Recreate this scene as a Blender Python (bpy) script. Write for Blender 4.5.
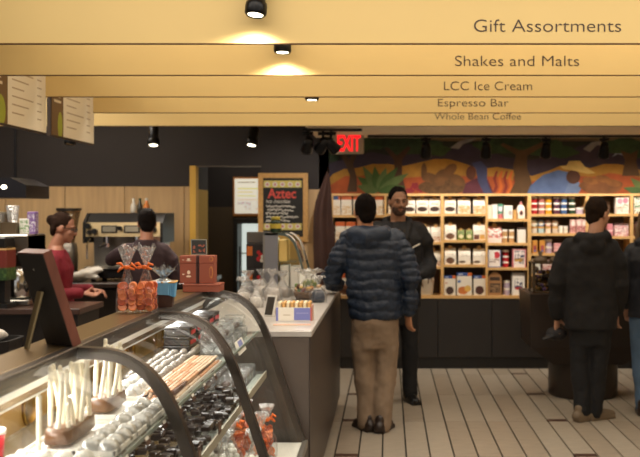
import bpy, bmesh, math, random
from mathutils import Vector, Matrix, noise
random.seed(11)
scene = bpy.context.scene
for o in list(bpy.data.objects):
    bpy.data.objects.remove(o)
COL = scene.collection
PI = math.pi

# ------------------------------------------------------------------ camera
F, VX, VY, CH = 950.0, 388.0, 212.0, 1.6      # focal length and vanishing point in pixels, eye height in metres
cam_d = bpy.data.cameras.new('camera')
cam = bpy.data.objects.new('camera', cam_d)
COL.objects.link(cam)
cam.location = (0, 0, CH)
cam.rotation_euler = (PI / 2, 0, 0)
cam_d.sensor_width = 36
cam_d.lens = F / 640 * 36
cam_d.shift_x = -(VX - 320) / 640
cam_d.shift_y = -(228.5 - VY) / 640
cam_d.clip_start = 0.05
cam_d.dof.use_dof = True
cam_d.dof.focus_distance = 3.9
cam_d.dof.aperture_fstop = 4.0
scene.camera = cam

# ------------------------------------------------------------------ world, lights, exposure
w = bpy.data.worlds.new('hall_light')
scene.world = w
w.use_nodes = True
w.node_tree.nodes['Background'].inputs[0].default_value = (1.0, 0.96, 0.91, 1)
w.node_tree.nodes['Background'].inputs[1].default_value = 0.5
scene.view_settings.view_transform = 'Standard'
scene.view_settings.look = 'None'
scene.view_settings.gamma = 1.0
scene.view_settings.use_curve_mapping = False
scene.view_settings.exposure = 0.0
WARM = (1.0, 0.91, 0.78)


def area(name, loc, sx, sy, energy, col=WARM, rot=(0, 0, 0), spread=180):
    d = bpy.data.lights.new(name, 'AREA')
    d.shape = 'RECTANGLE'
    d.size, d.size_y, d.energy, d.color = sx, sy, energy, col
    d.spread = math.radians(spread)
    o = bpy.data.objects.new(name, d)
    o.location, o.rotation_euler = loc, rot
    COL.objects.link(o)
    return o


def spot(name, loc, target, energy, angle=60, blend=.5, col=WARM, r=.03):
    d = bpy.data.lights.new(name, 'SPOT')
    d.energy, d.color, d.spot_size, d.spot_blend, d.shadow_soft_size = energy, col, math.radians(angle), blend, r
    o = bpy.data.objects.new(name, d)
    o.location = loc
    o.rotation_euler = (Vector(target) - Vector(loc)).to_track_quat('-Z', 'Y').to_euler()
    COL.objects.link(o)
    return o


CEIL = 2.95
LIGHT_ROWS = [(2.4, 34), (3.6, 36), (4.73, 28), (5.7, 23), (6.7, 22), (7.7, 23)]
for i, (ly, le) in enumerate(LIGHT_ROWS):
    area('ceiling_fill_light', (0.6, ly, CEIL - .065), 5.0, .62, le * 1.05)  # added fill from above to brighten baffles and floor

for ly, le in ((5.6, 34), (6.75, 44), (8.4, 36)):
    area('service_fill_light', (-3.2, ly, CEIL - .065), 1.5, .6, le)  # added fill for the dark service area

# ------------------------------------------------------------------ materials
MATS = {}


def lin(h):
    if isinstance(h, str):
        h = tuple(int(h[i:i + 2], 16) for i in (0, 2, 4))
    r = []
    for c in h[:3]:
        c /= 255
        r.append(c / 12.92 if c <= .04045 else ((c + .055) / 1.055) ** 2.4)
    return (*r, 1)


def new_mat(key):
    m = bpy.data.materials.new(key)
    m.use_nodes = True
    nt = m.node_tree
    nt.nodes.clear()
    out = nt.nodes.new('ShaderNodeOutputMaterial')
    return m, nt, out


def M(key, h=None, rough=.5, metal=0, var=0, scale=6, bump=0, bscale=40, spec=.5, emit=0, stretch=None, coat=0, sheen=0):
    if key in MATS:
        return MATS[key]
    m, nt, out = new_mat(key)
    p = nt.nodes.new('ShaderNodeBsdfPrincipled')
    c = lin(h)
    p.inputs['Base Color'].default_value = c
    p.inputs['Roughness'].default_value = rough
    p.inputs['Metallic'].default_value = metal
    p.inputs['Specular IOR Level'].default_value = spec
    p.inputs['Coat Weight'].default_value = coat
    p.inputs['Sheen Weight'].default_value = sheen
    if emit:
        p.inputs['Emission Color'].default_value = c
        p.inputs['Emission Strength'].default_value = emit
    tc = nt.nodes.new('ShaderNodeTexCoord')
    vec = tc.outputs['Object']
    if stretch:
        mp = nt.nodes.new('ShaderNodeMapping')
        mp.inputs['Scale'].default_value = stretch
        nt.links.new(vec, mp.inputs['Vector'])
        vec = mp.outputs['Vector']
    if var:
        n = nt.nodes.new('ShaderNodeTexNoise')
        n.inputs['Scale'].default_value = scale
        n.inputs['Detail'].default_value = 5
        nt.links.new(vec, n.inputs['Vector'])
        r = nt.nodes.new('ShaderNodeValToRGB')
        r.color_ramp.elements[0].position = .3
        r.color_ramp.elements[1].position = .7
        r.color_ramp.elements[0].color = tuple(max(0, x * (1 - var)) for x in c[:3]) + (1,)
        r.color_ramp.elements[1].color = tuple(min(1, x * (1 + var)) for x in c[:3]) + (1,)
        nt.links.new(n.outputs['Fac'], r.inputs['Fac'])
        nt.links.new(r.outputs['Color'], p.inputs['Base Color'])
    if bump:
        n2 = nt.nodes.new('ShaderNodeTexNoise')
        n2.inputs['Scale'].default_value = bscale
        n2.inputs['Detail'].default_value = 3
        nt.links.new(vec, n2.inputs['Vector'])
        b = nt.nodes.new('ShaderNodeBump')
        b.inputs['Strength'].default_value = bump
        b.inputs['Distance'].default_value = .01
        nt.links.new(n2.outputs['Fac'], b.inputs['Height'])
        nt.links.new(b.outputs['Normal'], p.inputs['Normal'])
    nt.links.new(p.outputs[0], out.inputs[0])
    MATS[key] = m
    return m


def GLASS(key, tint=(1, 1, 1), refl=.06, rough=.02, bump=0, bscale=30, haze=0, fres=.3):
    """thin clear sheet: transparent with a Fresnel gloss, plus an optional milky share"""
    if key in MATS:
        return MATS[key]
    m, nt, out = new_mat(key)
    t = nt.nodes.new('ShaderNodeBsdfTransparent')
    t.inputs[0].default_value = (*tint, 1)
    g = nt.nodes.new('ShaderNodeBsdfGlossy')
    g.inputs['Roughness'].default_value = rough
    fr = nt.nodes.new('ShaderNodeFresnel')
    fr.inputs['IOR'].default_value = 1.45
    ad = nt.nodes.new('ShaderNodeMath')
    ad.operation = 'MULTIPLY_ADD'
    ad.inputs[1].default_value = fres
    ad.inputs[2].default_value = refl
    ad.use_clamp = True
    nt.links.new(fr.outputs[0], ad.inputs[0])
    mx = nt.nodes.new('ShaderNodeMixShader')
    nt.links.new(ad.outputs[0], mx.inputs[0])
    base = t.outputs[0]
    if haze:
        d = nt.nodes.new('ShaderNodeBsdfDiffuse')
        d.inputs[0].default_value = (.85, .85, .85, 1)
        mh = nt.nodes.new('ShaderNodeMixShader')
        mh.inputs[0].default_value = haze
        nt.links.new(base, mh.inputs[1])
        nt.links.new(d.outputs[0], mh.inputs[2])
        base = mh.outputs[0]
    nt.links.new(base, mx.inputs[1])
    nt.links.new(g.outputs[0], mx.inputs[2])
    if bump:
        tc = nt.nodes.new('ShaderNodeTexCoord')
        n2 = nt.nodes.new('ShaderNodeTexNoise')
        n2.inputs['Scale'].default_value = bscale
        nt.links.new(tc.outputs['Object'], n2.inputs['Vector'])
        b = nt.nodes.new('ShaderNodeBump')
        b.inputs['Strength'].default_value = bump
        b.inputs['Distance'].default_value = .02
        nt.links.new(n2.outputs['Fac'], b.inputs['Height'])
        nt.links.new(b.outputs['Normal'], g.inputs['Normal'])
        nt.links.new(b.outputs['Normal'], fr.inputs['Normal'])
    nt.links.new(mx.outputs[0], out.inputs[0])
    MATS[key] = m
    return m


def PRINT(key, base, layers, rough=.5, uv=(0, 2), emit=0):
    """flat print on a package: rectangles ('r',u0,u1,v0,v1,col), ellipses ('e',cu,cv,ru,rv,col[,ragged]) and
    noise speckle ('n',u0,u1,v0,v1,col,scale,threshold) in the mesh's own 0..1 box coordinates"""
    if key in MATS:
        return MATS[key]
    m, nt, out = new_mat(key)
    p = nt.nodes.new('ShaderNodeBsdfPrincipled')
    p.inputs['Roughness'].default_value = rough
    tc = nt.nodes.new('ShaderNodeTexCoord')
    sp = nt.nodes.new('ShaderNodeSeparateXYZ')
    nt.links.new(tc.outputs['Generated'], sp.inputs[0])
    u, v = sp.outputs[uv[0]], sp.outputs[uv[1]]

    def mth(op, a, b=None, c=None):
        n = nt.nodes.new('ShaderNodeMath')
        n.operation = op
        for i, x in enumerate((a, b, c)):
            if x is None:
                continue
            if isinstance(x, (int, float)):
                n.inputs[i].default_value = x
            else:
                nt.links.new(x, n.inputs[i])
        return n.outputs[0]

    def noise_(scale):
        n = nt.nodes.new('ShaderNodeTexNoise')
        n.inputs['Scale'].default_value = scale
        nt.links.new(tc.outputs['Generated'], n.inputs['Vector'])
        return n.outputs['Fac']
    col = None
    for L in layers:
        if L[0] in 'rn':
            _, u0, u1, v0, v1, c = L[:6]
            mask = mth('MULTIPLY', mth('COMPARE', u, (u0 + u1) / 2, (u1 - u0) / 2),
                       mth('COMPARE', v, (v0 + v1) / 2, (v1 - v0) / 2))
            if L[0] == 'n':
                mask = mth('MULTIPLY', mask, mth('GREATER_THAN', noise_(L[6]), L[7]))
        else:
            _, cu, cv, ru, rv, c = L[:6]
            a = mth('POWER', mth('ABSOLUTE', mth('DIVIDE', mth('SUBTRACT', u, cu), ru)), 2)
            b = mth('POWER', mth('ABSOLUTE', mth('DIVIDE', mth('SUBTRACT', v, cv), rv)), 2)
            s = mth('ADD', a, b)
            if len(L) > 6:
                s = mth('ADD', s, mth('MULTIPLY', mth('SUBTRACT', noise_(9), .5), L[6]))
            mask = mth('LESS_THAN', s, 1)
        mx = nt.nodes.new('ShaderNodeMix')
        mx.data_type = 'RGBA'
        nt.links.new(mask, mx.inputs[0])
        if col is None:
            mx.inputs[6].default_value = lin(base)
        else:
            nt.links.new(col, mx.inputs[6])
        mx.inputs[7].default_value = lin(c)
        col = mx.outputs[2]
    if col is None:
        p.inputs['Base Color'].default_value = lin(base)
    else:
        nt.links.new(col, p.inputs['Base Color'])
        if emit:
            nt.links.new(col, p.inputs['Emission Color'])
            p.inputs['Emission Strength'].default_value = emit
    nt.links.new(p.outputs[0], out.inputs[0])
    MATS[key] = m
    return m


# ------------------------------------------------------------------ builders
def at(px, py, Y):
    return Vector(((px - VX) * Y / F, Y, CH - (py - VY) * Y / F))


class B:
    def __init__(self, m=None):
        self.bm = bmesh.new()
        self.m = m or Matrix.Identity(4)

    def v(self, co):
        return self.bm.verts.new(self.m @ Vector(co))

    def face(self, vs):
        try:
            return self.bm.faces.new(vs)
        except ValueError:
            return None

    def box(self, c, s, rot=None, bev=0):
        hx, hy, hz = s[0] / 2, s[1] / 2, s[2] / 2
        R = (rot.to_matrix() if hasattr(rot, 'to_matrix') else rot) if rot is not None else Matrix.Identity(3)
        c = Vector(c)
        if bev and bev < min(hx, hy, hz):
            # chamfered box: 24 vertices
            pts = []
            for sx in (-1, 1):
                for sy in (-1, 1):
                    for sz in (-1, 1):
                        pts += [Vector((sx * hx, sy * (hy - bev), sz * (hz - bev))), Vector((sx * (hx - bev), sy * hy, sz * (hz - bev))), Vector((sx * (hx - bev), sy * (hy - bev), sz * hz))]
            vs = [self.v(c + R @ q) for q in pts]
            r = bmesh.ops.convex_hull(self.bm, input=vs)
            return self
        vs = [self.v(c + R @ Vector((x * hx, y * hy, z * hz))) for x, y, z in
              ((-1, -1, -1), (1, -1, -1), (1, 1, -1), (-1, 1, -1), (-1, -1, 1), (1, -1, 1), (1, 1, 1), (-1, 1, 1))]
        for f in ((0, 3, 2, 1), (4, 5, 6, 7), (0, 1, 5, 4), (1, 2, 6, 5), (2, 3, 7, 6), (3, 0, 4, 7)):
            self.face([vs[i] for i in f])
        return self

    def mm(self, x0, x1, y0, y1, z0, z1, bev=0):
        return self.box(((x0 + x1) / 2, (y0 + y1) / 2, (z0 + z1) / 2), (abs(x1 - x0), abs(y1 - y0), abs(z1 - z0)), bev=bev)

    def rings(self, rs, cap=True, closed=False):
        rows = [[self.v(p) for p in r] for r in rs]
        n = len(rows[0])
        pairs = list(zip(rows, rows[1:]))
        if closed:
            pairs.append((rows[-1], rows[0]))
        for a, b in pairs:
            for i in range(n):
                j = (i + 1) % n
                self.face((a[i], a[j], b[j], b[i]))
        if cap and not closed:
            self.face(list(reversed(rows[0])))
            self.face(rows[-1])
        return self

    def limb(self, pts, rad, seg=14, round_=True, flat=None):
        pts = [Vector(p) for p in pts]
        rad = list(rad)
        n = len(pts)
        rs = []
        d0 = (pts[1] - pts[0]).normalized()
        up = Vector((0, 0, 1)) if abs(d0.z) < .9 else Vector((0, 1, 0))
        if flat is not None:
            up = Vector(flat[0])
        k = flat[1] if flat else 1.0
        prev = None
        for i, p in enumerate(pts):
            if i == 0:
                d = pts[1] - pts[0]
            elif i == n - 1:
                d = pts[-1] - pts[-2]
            else:
                d = (pts[i + 1] - pts[i]).normalized() + (pts[i] - pts[i - 1]).normalized()
            d.normalize()
            a = up - d * up.dot(d)
            if a.length < 1e-4:
                a = Vector((1, 0, 0)) - d * d.x
            a.normalize()
            b = d.cross(a)

            def ring(c, r):
                return [c + a * (math.cos(t * 2 * PI / seg) * r * k) + b * (math.sin(t * 2 * PI / seg) * r) for t in range(seg)]
            if i == 0 and round_:
                for q in (.97, .75, .4):
                    rs.append(ring(p - d * rad[0] * q, rad[0] * math.sqrt(1 - q * q)))
            rs.append(ring(p, rad[i]))
            if i == n - 1 and round_:
                for q in (.4, .75, .97):
                    rs.append(ring(p + d * rad[-1] * q, rad[-1] * math.sqrt(1 - q * q)))
        return self.rings(rs)

    def cyl(self, p0, p1, r0, r1=None, seg=20):
        return self.limb([p0, p1], [r0, r0 if r1 is None else r1], seg, False)

    def ell(self, c, r, seg=18, rings=10, rot=None):
        c = Vector(c)
        R = rot.to_matrix() if rot is not None else Matrix.Identity(3)
        rs = []
        for i in range(1, rings):
            th = PI * i / rings
            rs.append([c + R @ Vector((r[0] * math.sin(th) * math.cos(2 * PI * j / seg), r[1] * math.sin(th) * math.sin(2 * PI * j / seg), -r[2] * math.cos(th))) for j in range(seg)])
        return self.rings(rs)

    def stack(self, secs, seg=24, power=2.0):
        """horizontal sections (z, cx, cy, rx, ry)"""
        rs = []
        for z, cx, cy, rx, ry in secs:
            r = []
            for j in range(seg):
                t = 2 * PI * j / seg
                c, s = math.cos(t), math.sin(t)
                e = 2 / power
                r.append(Vector((cx + rx * math.copysign(abs(c) ** e, c), cy + ry * math.copysign(abs(s) ** e, s), z)))
            rs.append(r)
        return self.rings(rs)

    def lathe(self, prof, c=(0, 0, 0), seg=24):
        c = Vector(c)
        return self.rings([[c + Vector((r * math.cos(2 * PI * j / seg), r * math.sin(2 * PI * j / seg), z)) for j in range(seg)] for r, z in prof])

    def prism(self, poly, axis, a, b):
        """poly = list of 2D points, extruded along axis from a to b (axis 0: poly is y,z; 1: x,z; 2: x,y)"""
        def mk(p, t):
            return ((t, p[0], p[1]), (p[0], t, p[1]), (p[0], p[1], t))[axis]
        return self.rings([[Vector(mk(p, a)) for p in poly], [Vector(mk(p, b)) for p in poly]])

    def sheet(self, prof, y0, y1, th):
        """open profile (x,z) extruded along y with a thickness towards the inside"""
        n = len(prof)
        off = []
        for i in range(n):
            p, q = Vector(prof[max(0, i - 1)]), Vector(prof[min(n - 1, i + 1)])
            d = (q - p).normalized()
            off.append(Vector(prof[i]) + Vector((-d[1], d[0])) * th)
        poly = [Vector(p) for p in prof] + list(reversed(off))
        m_ = len(poly)
        a = [self.v((p[0], y0, p[1])) for p in poly]
        b = [self.v((p[0], y1, p[1])) for p in poly]
        for i in range(m_):
            j = (i + 1) % m_
            self.face((a[i], a[j], b[j], b[i]))
        for i in range(n - 1):
            self.face((a[i], a[m_ - 1 - i], a[m_ - 2 - i], a[i + 1]))
            self.face((b[i], b[i + 1], b[m_ - 2 - i], b[m_ - 1 - i]))
        return self

    def mesh(self, name, mat, smooth=False):
        bmesh.ops.recalc_face_normals(self.bm, faces=self.bm.faces[:])
        me = bpy.data.meshes.new(name)
        self.bm.to_mesh(me)
        self.bm.free()
        if mat:
            me.materials.append(mat)
        if smooth:
            for p in me.polygons:
                p.use_smooth = True
        return me

    def build(self, name, mat, parent=None, smooth=False, loc=None, rot=None):
        return put(name, self.mesh(name, mat, smooth), parent, loc, rot)

    def fused(self, name, mat, parent=None, voxel=.01, it=4, disp=None):
        me = self.mesh(name + '_src', None)
        o = bpy.data.objects.new('fuse_tmp', me)
        COL.objects.link(o)
        r = o.modifiers.new('r', 'REMESH')
        r.mode = 'VOXEL'
        r.voxel_size = voxel
        if it:
            s = o.modifiers.new('s', 'SMOOTH')
            s.factor, s.iterations = .5, it
        dg = bpy.context.evaluated_depsgraph_get()
        out = bpy.data.meshes.new_from_object(o.evaluated_get(dg))
        out.name = name
        bpy.data.objects.remove(o)
        out.materials.clear()
        out.materials.append(mat)
        if disp:
            new = [v.co + v.normal * disp(v.co, v.normal) for v in out.vertices]
            for v, c in zip(out.vertices, new):
                v.co = c
        for p in out.polygons:
            p.use_smooth = True
        return put(name, out, parent)


def put(name, me, parent=None, loc=None, rot=None):
    o = bpy.data.objects.new(name, me)
    COL.objects.link(o)
    if parent:
        o.parent = parent
    if loc is not None:
        o.location = loc
    if rot is not None:
        o.rotation_euler = rot
    return o


def tag(o, label, cat, group=None, kind=None):
    o['label'] = label
    o['category'] = cat
    if group:
        o['group'] = group
    if kind:
        o['kind'] = kind
    return o


def thing(name, label, cat, loc=(0, 0, 0), rotz=0, group=None):
    o = bpy.data.objects.new(name, None)
    o.empty_display_size = .05
    COL.objects.link(o)
    o.location = loc
    o.rotation_euler = (0, 0, rotz)
    return tag(o, label, cat, group)


def dup(root, loc, rotz=0, label=None, group=None, scale=None):
    r = root.copy()
    COL.objects.link(r)
    r.location = loc
    r.rotation_euler = (0, 0, rotz)
    if scale:
        r.scale = scale
    if label:
        r['label'] = label
    if group:
        r['group'] = group
    for ch in list(root.children):
        c = ch.copy()
        COL.objects.link(c)
        c.parent = r
        for g in ch.children:
            d = g.copy()
            COL.objects.link(d)
            d.parent = c
    return r


def struct(o, label=None, cat=None):
    o['kind'] = 'structure'
    if label:
        o['label'] = label
    if cat:
        o['category'] = cat
    return o


def text(name, s, mat, parent, left, base, Y, width, cap, depth=.002, thin=0.0, face='-Y'):
    """lettering as a mesh, fitted to a width and cap height, front facing -Y"""
    cu = bpy.data.curves.new(name, 'FONT')
    cu.body = s
    cu.size = 1
    cu.offset = thin
    o = bpy.data.objects.new('txt_tmp', cu)
    COL.objects.link(o)
    dg = bpy.context.evaluated_depsgraph_get()
    me = bpy.data.meshes.new_from_object(o.evaluated_get(dg))
    bpy.data.objects.remove(o)
    xs = [v.co.x for v in me.vertices]
    x0, x1 = min(xs), max(xs)
    capu = .729 * 1.0
    bm = bmesh.new()
    bm.from_mesh(me)
    r = bmesh.ops.extrude_face_region(bm, geom=bm.faces[:])
    for g in r['geom']:
        if isinstance(g, bmesh.types.BMVert):
            g.co.z += 1
    for v in bm.verts:
        x, y, z = v.co
        v.co = Vector((left + (x - x0) / (x1 - x0) * width, Y - z * depth, base + y / capu * cap))
    bmesh.ops.recalc_face_normals(bm, faces=bm.faces[:])
    # one mesh for each word: letters are grouped by the gaps between them
    bm.verts.ensure_lookup_table()
    seen, comps = set(), []
    for v in bm.verts:
        if v.index in seen:
            continue
        stack, comp = [v], []
        seen.add(v.index)
        while stack:
            a = stack.pop()
            comp.append(a)
            for e in a.link_edges:
                c = e.other_vert(a)
                if c.index not in seen:
                    seen.add(c.index)
                    stack.append(c)
        comps.append((min(a.co.x for a in comp), max(a.co.x for a in comp), comp))
    comps.sort(key=lambda c: c[0])
    gap = .17 * width / (x1 - x0)
    words, hi = [], None
    for a0, a1, comp in comps:
        if hi is None or a0 - hi > gap:
            words.append([])
            hi = a1
        words[-1] += comp
        hi = max(hi, a1)
    for wv in words:
        idx = {v.index: i for i, v in enumerate(wv)}
        fs = {f for v in wv for f in v.link_faces}
        out = bpy.data.meshes.new(name)
        out.from_pydata([v.co[:] for v in wv], [], [[idx[v.index] for v in f.verts] for f in fs])
        out.materials.append(mat)
        put(name, out, parent)
    bm.free()

# ------------------------------------------------------------------ shared colours
tile_a = M('tile_beige', 'A69B8B', .38, var=.10, scale=9, bump=.12, bscale=30, stretch=(1, 4, 1))
tile_b = M('tile_beige_warm', '9C8F7E', .4, var=.12, scale=7, bump=.12, bscale=30, stretch=(1, 4, 1))
tile_d = M('tile_brown', '4A3024', .45, var=.15)
grout = M('grout_dark', '33302A', .8)
wood_shelf = M('shelf_birch', 'D9AE72', .45, var=.10, scale=5, stretch=(1, 1, 12))
wood_back = M('shelf_back_brown', '6E5236', .6, var=.15, scale=4)
black_lam = M('black_laminate', '25211F', .45, var=.1)
dark_wall = M('dark_plum_wall', '2A2527', .7, var=.06, scale=3, bump=.04)
panel_wood = M('panel_oak', 'BD9E74', .5, var=.14, scale=2.5, stretch=(9, 9, .6))
yellow = M('baffle_yellow', 'E3C583', .55, var=.03, scale=1.2)
yellow_trim = M('trim_yellow', 'DDB24F', .5)
ceil_m = M('ceiling_cream', 'C9AE80', .8, var=.04)
soffit_m = M('soffit_beige', 'EFE1C6', .8)
ink = M('ink_brown', '4A3B33', .6)
black_metal = M('black_metal', '17171A', .35, metal=.6)
steel = M('steel_brushed', 'B9B4AA', .3, metal=1, var=.06, scale=3, stretch=(1, 1, 18))
chrome = M('chrome', 'D8D8D6', .12, metal=1)
lamp_face = M('lamp_face', 'FFF1D0', .4, emit=9)
white_p = M('white_paper', 'EFE9DF', .6)
clear = GLASS('case_glass', (.975, .985, .98), .015, fres=.05)
cello = GLASS('cellophane', (.985, .985, .985), .04, .12, bump=.6, bscale=45, haze=.025, fres=.35)

# ------------------------------------------------------------------ the room
XL, XR, YF = -4.6, 4.4, -1.2
WY = 9.9            # wall plane behind the service area
BY = 10.0           # wall plane behind the retail shelves
b = B()
b.mm(XL, XR, YF, 12.2, -.10, -.012)
floor = struct(b.build('floor', grout))
# planks: long tiles, a dark insert every 1.05 m in every tenth row
TW, TL = .1575, 1.05
rnd = random.Random(3)
pl_cache = {}


def plank_mesh(kind, L):
    k = (kind, round(L, 3))
    if k not in pl_cache:
        bb = B()
        bb.box((0, 0, -.007), (TW - .011, L - .002, .014), bev=.0015)
        pl_cache[k] = bb.mesh('plank', {'a': tile_a, 'b': tile_b, 'd': tile_d}[kind])
    return pl_cache[k]


far_rest = B()
for ci in range(-30, 29):
    x = -.037 + TW * (ci + .5)
    dark_col = (ci % 10) == 8
    for ri in range(-2, 12):
        y0 = .96 + (ri - 0) * TL          # joints at 6.2, 7.25, 8.3 ...
        yc, L = y0 + TL / 2, TL
        if yc > 12:
            continue
        seen = (y0 + TL > 5.7 and yc < 10.2 and x > -1.0 and x < 3.1)
        kind = 'a' if rnd.random() < .6 else 'b'
        if seen:
            if dark_col:
                o = put('brown_insert', plank_mesh('d', .085), floor, (x, y0 + .0425, 0))
                o = put('plank', plank_mesh(kind, TL - .085), floor, (x, y0 + .085 + (TL - .085) / 2, 0))
            else:
                put('plank', plank_mesh(kind, TL), floor, (x, yc, 0))
        else:
            far_rest.box((x, yc, -.007), (TW - .011, L - .002, .014))
o = far_rest.build('planks_beyond', tile_a, floor)
o['kind'] = 'stuff'

struct(B().mm(XL, XR, YF, 12.2, CEIL, CEIL + .08).build('ceiling', ceil_m))
struct(B().mm(XL - .1, XL, YF, 12.2, 0, CEIL).build('wall_left', dark_wall))
struct(B().mm(XR, XR + .1, YF, 12.2, 0, CEIL).build('wall_right', M('right_wall_cream', 'C9B48C', .8)))
struct(B().mm(-.62, XR, BY, BY + .1, 0, CEIL).build('wall_back', M('back_wall_tan', '8A7354', .8)))
# service wall with a doorway between the two wings
DX0, DX1, DZ = -2.0, -1.32, 2.08
sw = B()
sw.mm(XL, DX0, WY, WY + .1, 0, CEIL)
sw.mm(DX0, DX1, WY, WY + .1, DZ, CEIL)
sw.mm(DX1, -.62, WY, WY + .1, 0, CEIL)
sw.mm(-.72, -.62, WY, BY, 0, CEIL)
wall_s = struct(sw.build('wall_service', dark_wall))
# oak wainscot panels, each a board of its own
pw = .62
xs = XL
rnd2 = random.Random(5)
while xs < -2.06:
    x1 = min(xs + pw, -2.06)
    B().mm(xs + .003, x1 - .003, WY - .018, WY, 0, 1.865, bev=.003).build('wall_panel', panel_wood, wall_s)
    xs = x1
B().mm(DX1 + .03, -.62, WY - .018, WY, 0, 1.835).build('wall_panel', panel_wood, wall_s)
t = B()
t.mm(DX0 - .06, DX0 + .005, WY - .035, WY + .1, 0, DZ)
struct(t.build('trim_1', yellow_trim))
t = B().mm(DX0 + .005, DX1, WY - .01, WY + .1, DZ - .008, DZ)
struct(t.build('trim_2', M('lintel_grey', '6B625A', .5)))
# passage behind the doorway
ps = B()
ps.mm(DX0 - .1, DX0, WY + .1, 10.55, 0, 1.84)
pass_l = struct(ps.build('wall_passage', M('passage_yellow', 'BF9A45', .7)))
struct(B().mm(DX0 - .1, DX0, WY + .1, 10.55, 1.84, CEIL).build('wall_passage_upper', dark_wall))
struct(B().mm(XL, DX0 - .02, 10.55, 10.62, 0, 2.2).build('wall_passage_return', M('door_brown', '5A4530', .5, var=.15, stretch=(8, 8, 1))))
struct(B().mm(-3.2, .3, 11.4, 11.5, 1.66, CEIL).build('wall_passage_back', M('passage_dark', '2C2522', .7)))
struct(B().mm(-3.2, .3, 11.4, 11.5, 0, 1.66).build('wall_passage_dado', M('passage_brown', '5A4A35', .7)))
area('passage_lamp', (-1.7, 10.75, 2.7), .3, .3, 5)

# flat soffit over the retail shelves
struct(B().mm(-.73, XR, 8.33, 9.62, 2.352, 2.40).build('ceiling_soffit', soffit_m))
struct(B().mm(-.73, XR, 9.6, 9.62, 2.40, CEIL).build('trim_3', soffit_m))

# ------------------------------------------------------------------ hanging baffles with lettering
HB = 2.35
BAF = [(4.24, 'Gift Assortments', 474, 621, 31.8, 18.6), (5.22, 'Shakes and Malts', 455, 579, 66, 55),
       (6.2, 'LCC Ice Cream', 444, 532, 90.2, 80.9), (7.2, 'Espresso Bar', 438, 508.5, 106.4, 98.4),
       (8.3, 'Whole Bean Coffee', 434.5, 521, 119.6, 112.6)]
for i, (Y, s, xa, xb, yb, yt) in enumerate(BAF):
    root = thing('hanging_baffle', 'yellow hanging ceiling baffle lettered %s' % s, 'sign panel', (0, Y, HB))
    xl = -2.235 if i < 4 else -4.4
    B().mm(xl, 4.35, 0, .022, .004, .47).build('panel', yellow, root)
    B().mm(xl, 4.35, -.001, .023, 0, .004).build('underside_shade', M('shade_brown', '6B4A22', .5), root)  # brown strip paints the shade on the panel's underside
    a, c = at(xa, yb, Y), at(xb, yt, Y)
    text('lettering', s, ink, root, a.x, a.z - HB, -.0005, c.x - a.x, c.z - a.z, .002, -.012)
    for hx in (-1.5, .5, 2.5):
        B().cyl((hx, .011, .47), (hx, .011, CEIL - HB), .006, seg=8).build('hanger_rod', black_metal, root)
# unseen housings added around the ceiling fill lights
for i, (ly, le) in enumerate(LIGHT_ROWS):
    root = thing('ceiling_fill_panel', 'long white fill light added on the ceiling between the yellow baffles', 'lamp', (.6, ly, CEIL), group='added ceiling fill lights')
    B().mm(-2.55, 2.55, -.33, .33, -.05, 0).build('housing', white_p, root)


for ly in (5.6, 6.75, 8.4):  # unseen housings added for the service fill
    root = thing('service_fill_panel', 'white fill light added on the ceiling over the service area', 'lamp', (-3.2, ly, CEIL), group='added service fill lights')
    B().mm(-.78, .78, -.32, .32, -.05, 0).build('housing', white_p, root)


# ------------------------------------------------------------------ spot lamps
def can_spot(name, label, loc, tilt, rotz, energy, rod, lit=True, sc=1.0, group=None, ang=75):
    """cylindrical lamp head hung from a stem; its axis leans by tilt towards +Y before the turn rotz"""
    root = thing(name, label, 'spot lamp', loc, rotz, group)
    m = Matrix.Rotation(tilt, 4, 'X')
    h = B(m @ Matrix.Scale(sc, 4))
    h.lathe([(.001, .13), (.036, .13), (.038, .12), (.038, .03), (.046, .026), (.048, .01), (.048, -.02), (.042, -.03), (.037, -.03), (.034, -.018), (.001, -.016)])
    h.build('lamp_head', black_metal, root, True)
    B(m @ Matrix.Scale(sc, 4)).lathe([(.001, -.024), (.033, -.024), (.033, -.0265), (.001, -.0265)]).build('lens', lamp_face if lit else M('lens_dark', '2A2A2E', .2), root)
    top = m @ Vector((0, 0, .125 * sc))
    B().limb([top, (top.x, top.y, top.z + rod)], [.010, .010], 8, False).build('stem', black_metal, root)
    if energy:
        l0 = root.matrix_basis @ (m @ Vector((0, 0, -.05 * sc)))
        l1 = root.matrix_basis @ (m @ Vector((0, 0, -1)))
        root_m = Matrix.Translation(Vector(loc)) @ Matrix.Rotation(rotz, 4, 'Z')
        spot('spot_beam', root_m @ (m @ Vector((0, 0, -.05 * sc))), root_m @ (m @ Vector((0, 0, -1))), energy, ang, .6)
    return root


p = at(256, 9, 4.15)
can_spot('baffle_spot', 'black can spot lamp in front of the Gift Assortments baffle', p, math.radians(-10), math.radians(-25), 26, CEIL - p.z - .12, ang=150)
p = at(282.5, 47.5, 5.13)
can_spot('baffle_spot', 'black can spot lamp in front of the Shakes and Malts baffle', p, math.radians(-4), 0, 20, CEIL - p.z - .12, ang=150)
p = at(312, 96.0, 6.42)
can_spot('baffle_spot', 'small lit spot lamp at the edge of the LCC Ice Cream baffle', p, math.radians(-3), 0, 10, CEIL - p.z - .12, ang=95)
p = at(153.5, 142, 8.75)
can_spot('wall_spot', 'black can spot lamp above the espresso machine', p, math.radians(-14), math.radians(10), 60, CEIL - p.z - .12, group=None, sc=1.15)
p = at(252, 142, 8.75)
can_spot('wall_spot', 'black can spot lamp above the chalkboard', p, math.radians(-16), math.radians(-25), 60, CEIL - p.z - .12, sc=1.15)
p = at(70, 141, 7.9)
can_spot('wall_spot', 'dark spot lamp hanging behind the menu boards', p, math.radians(12), math.radians(150), 14, CEIL - p.z - .12, lit=False)


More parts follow.
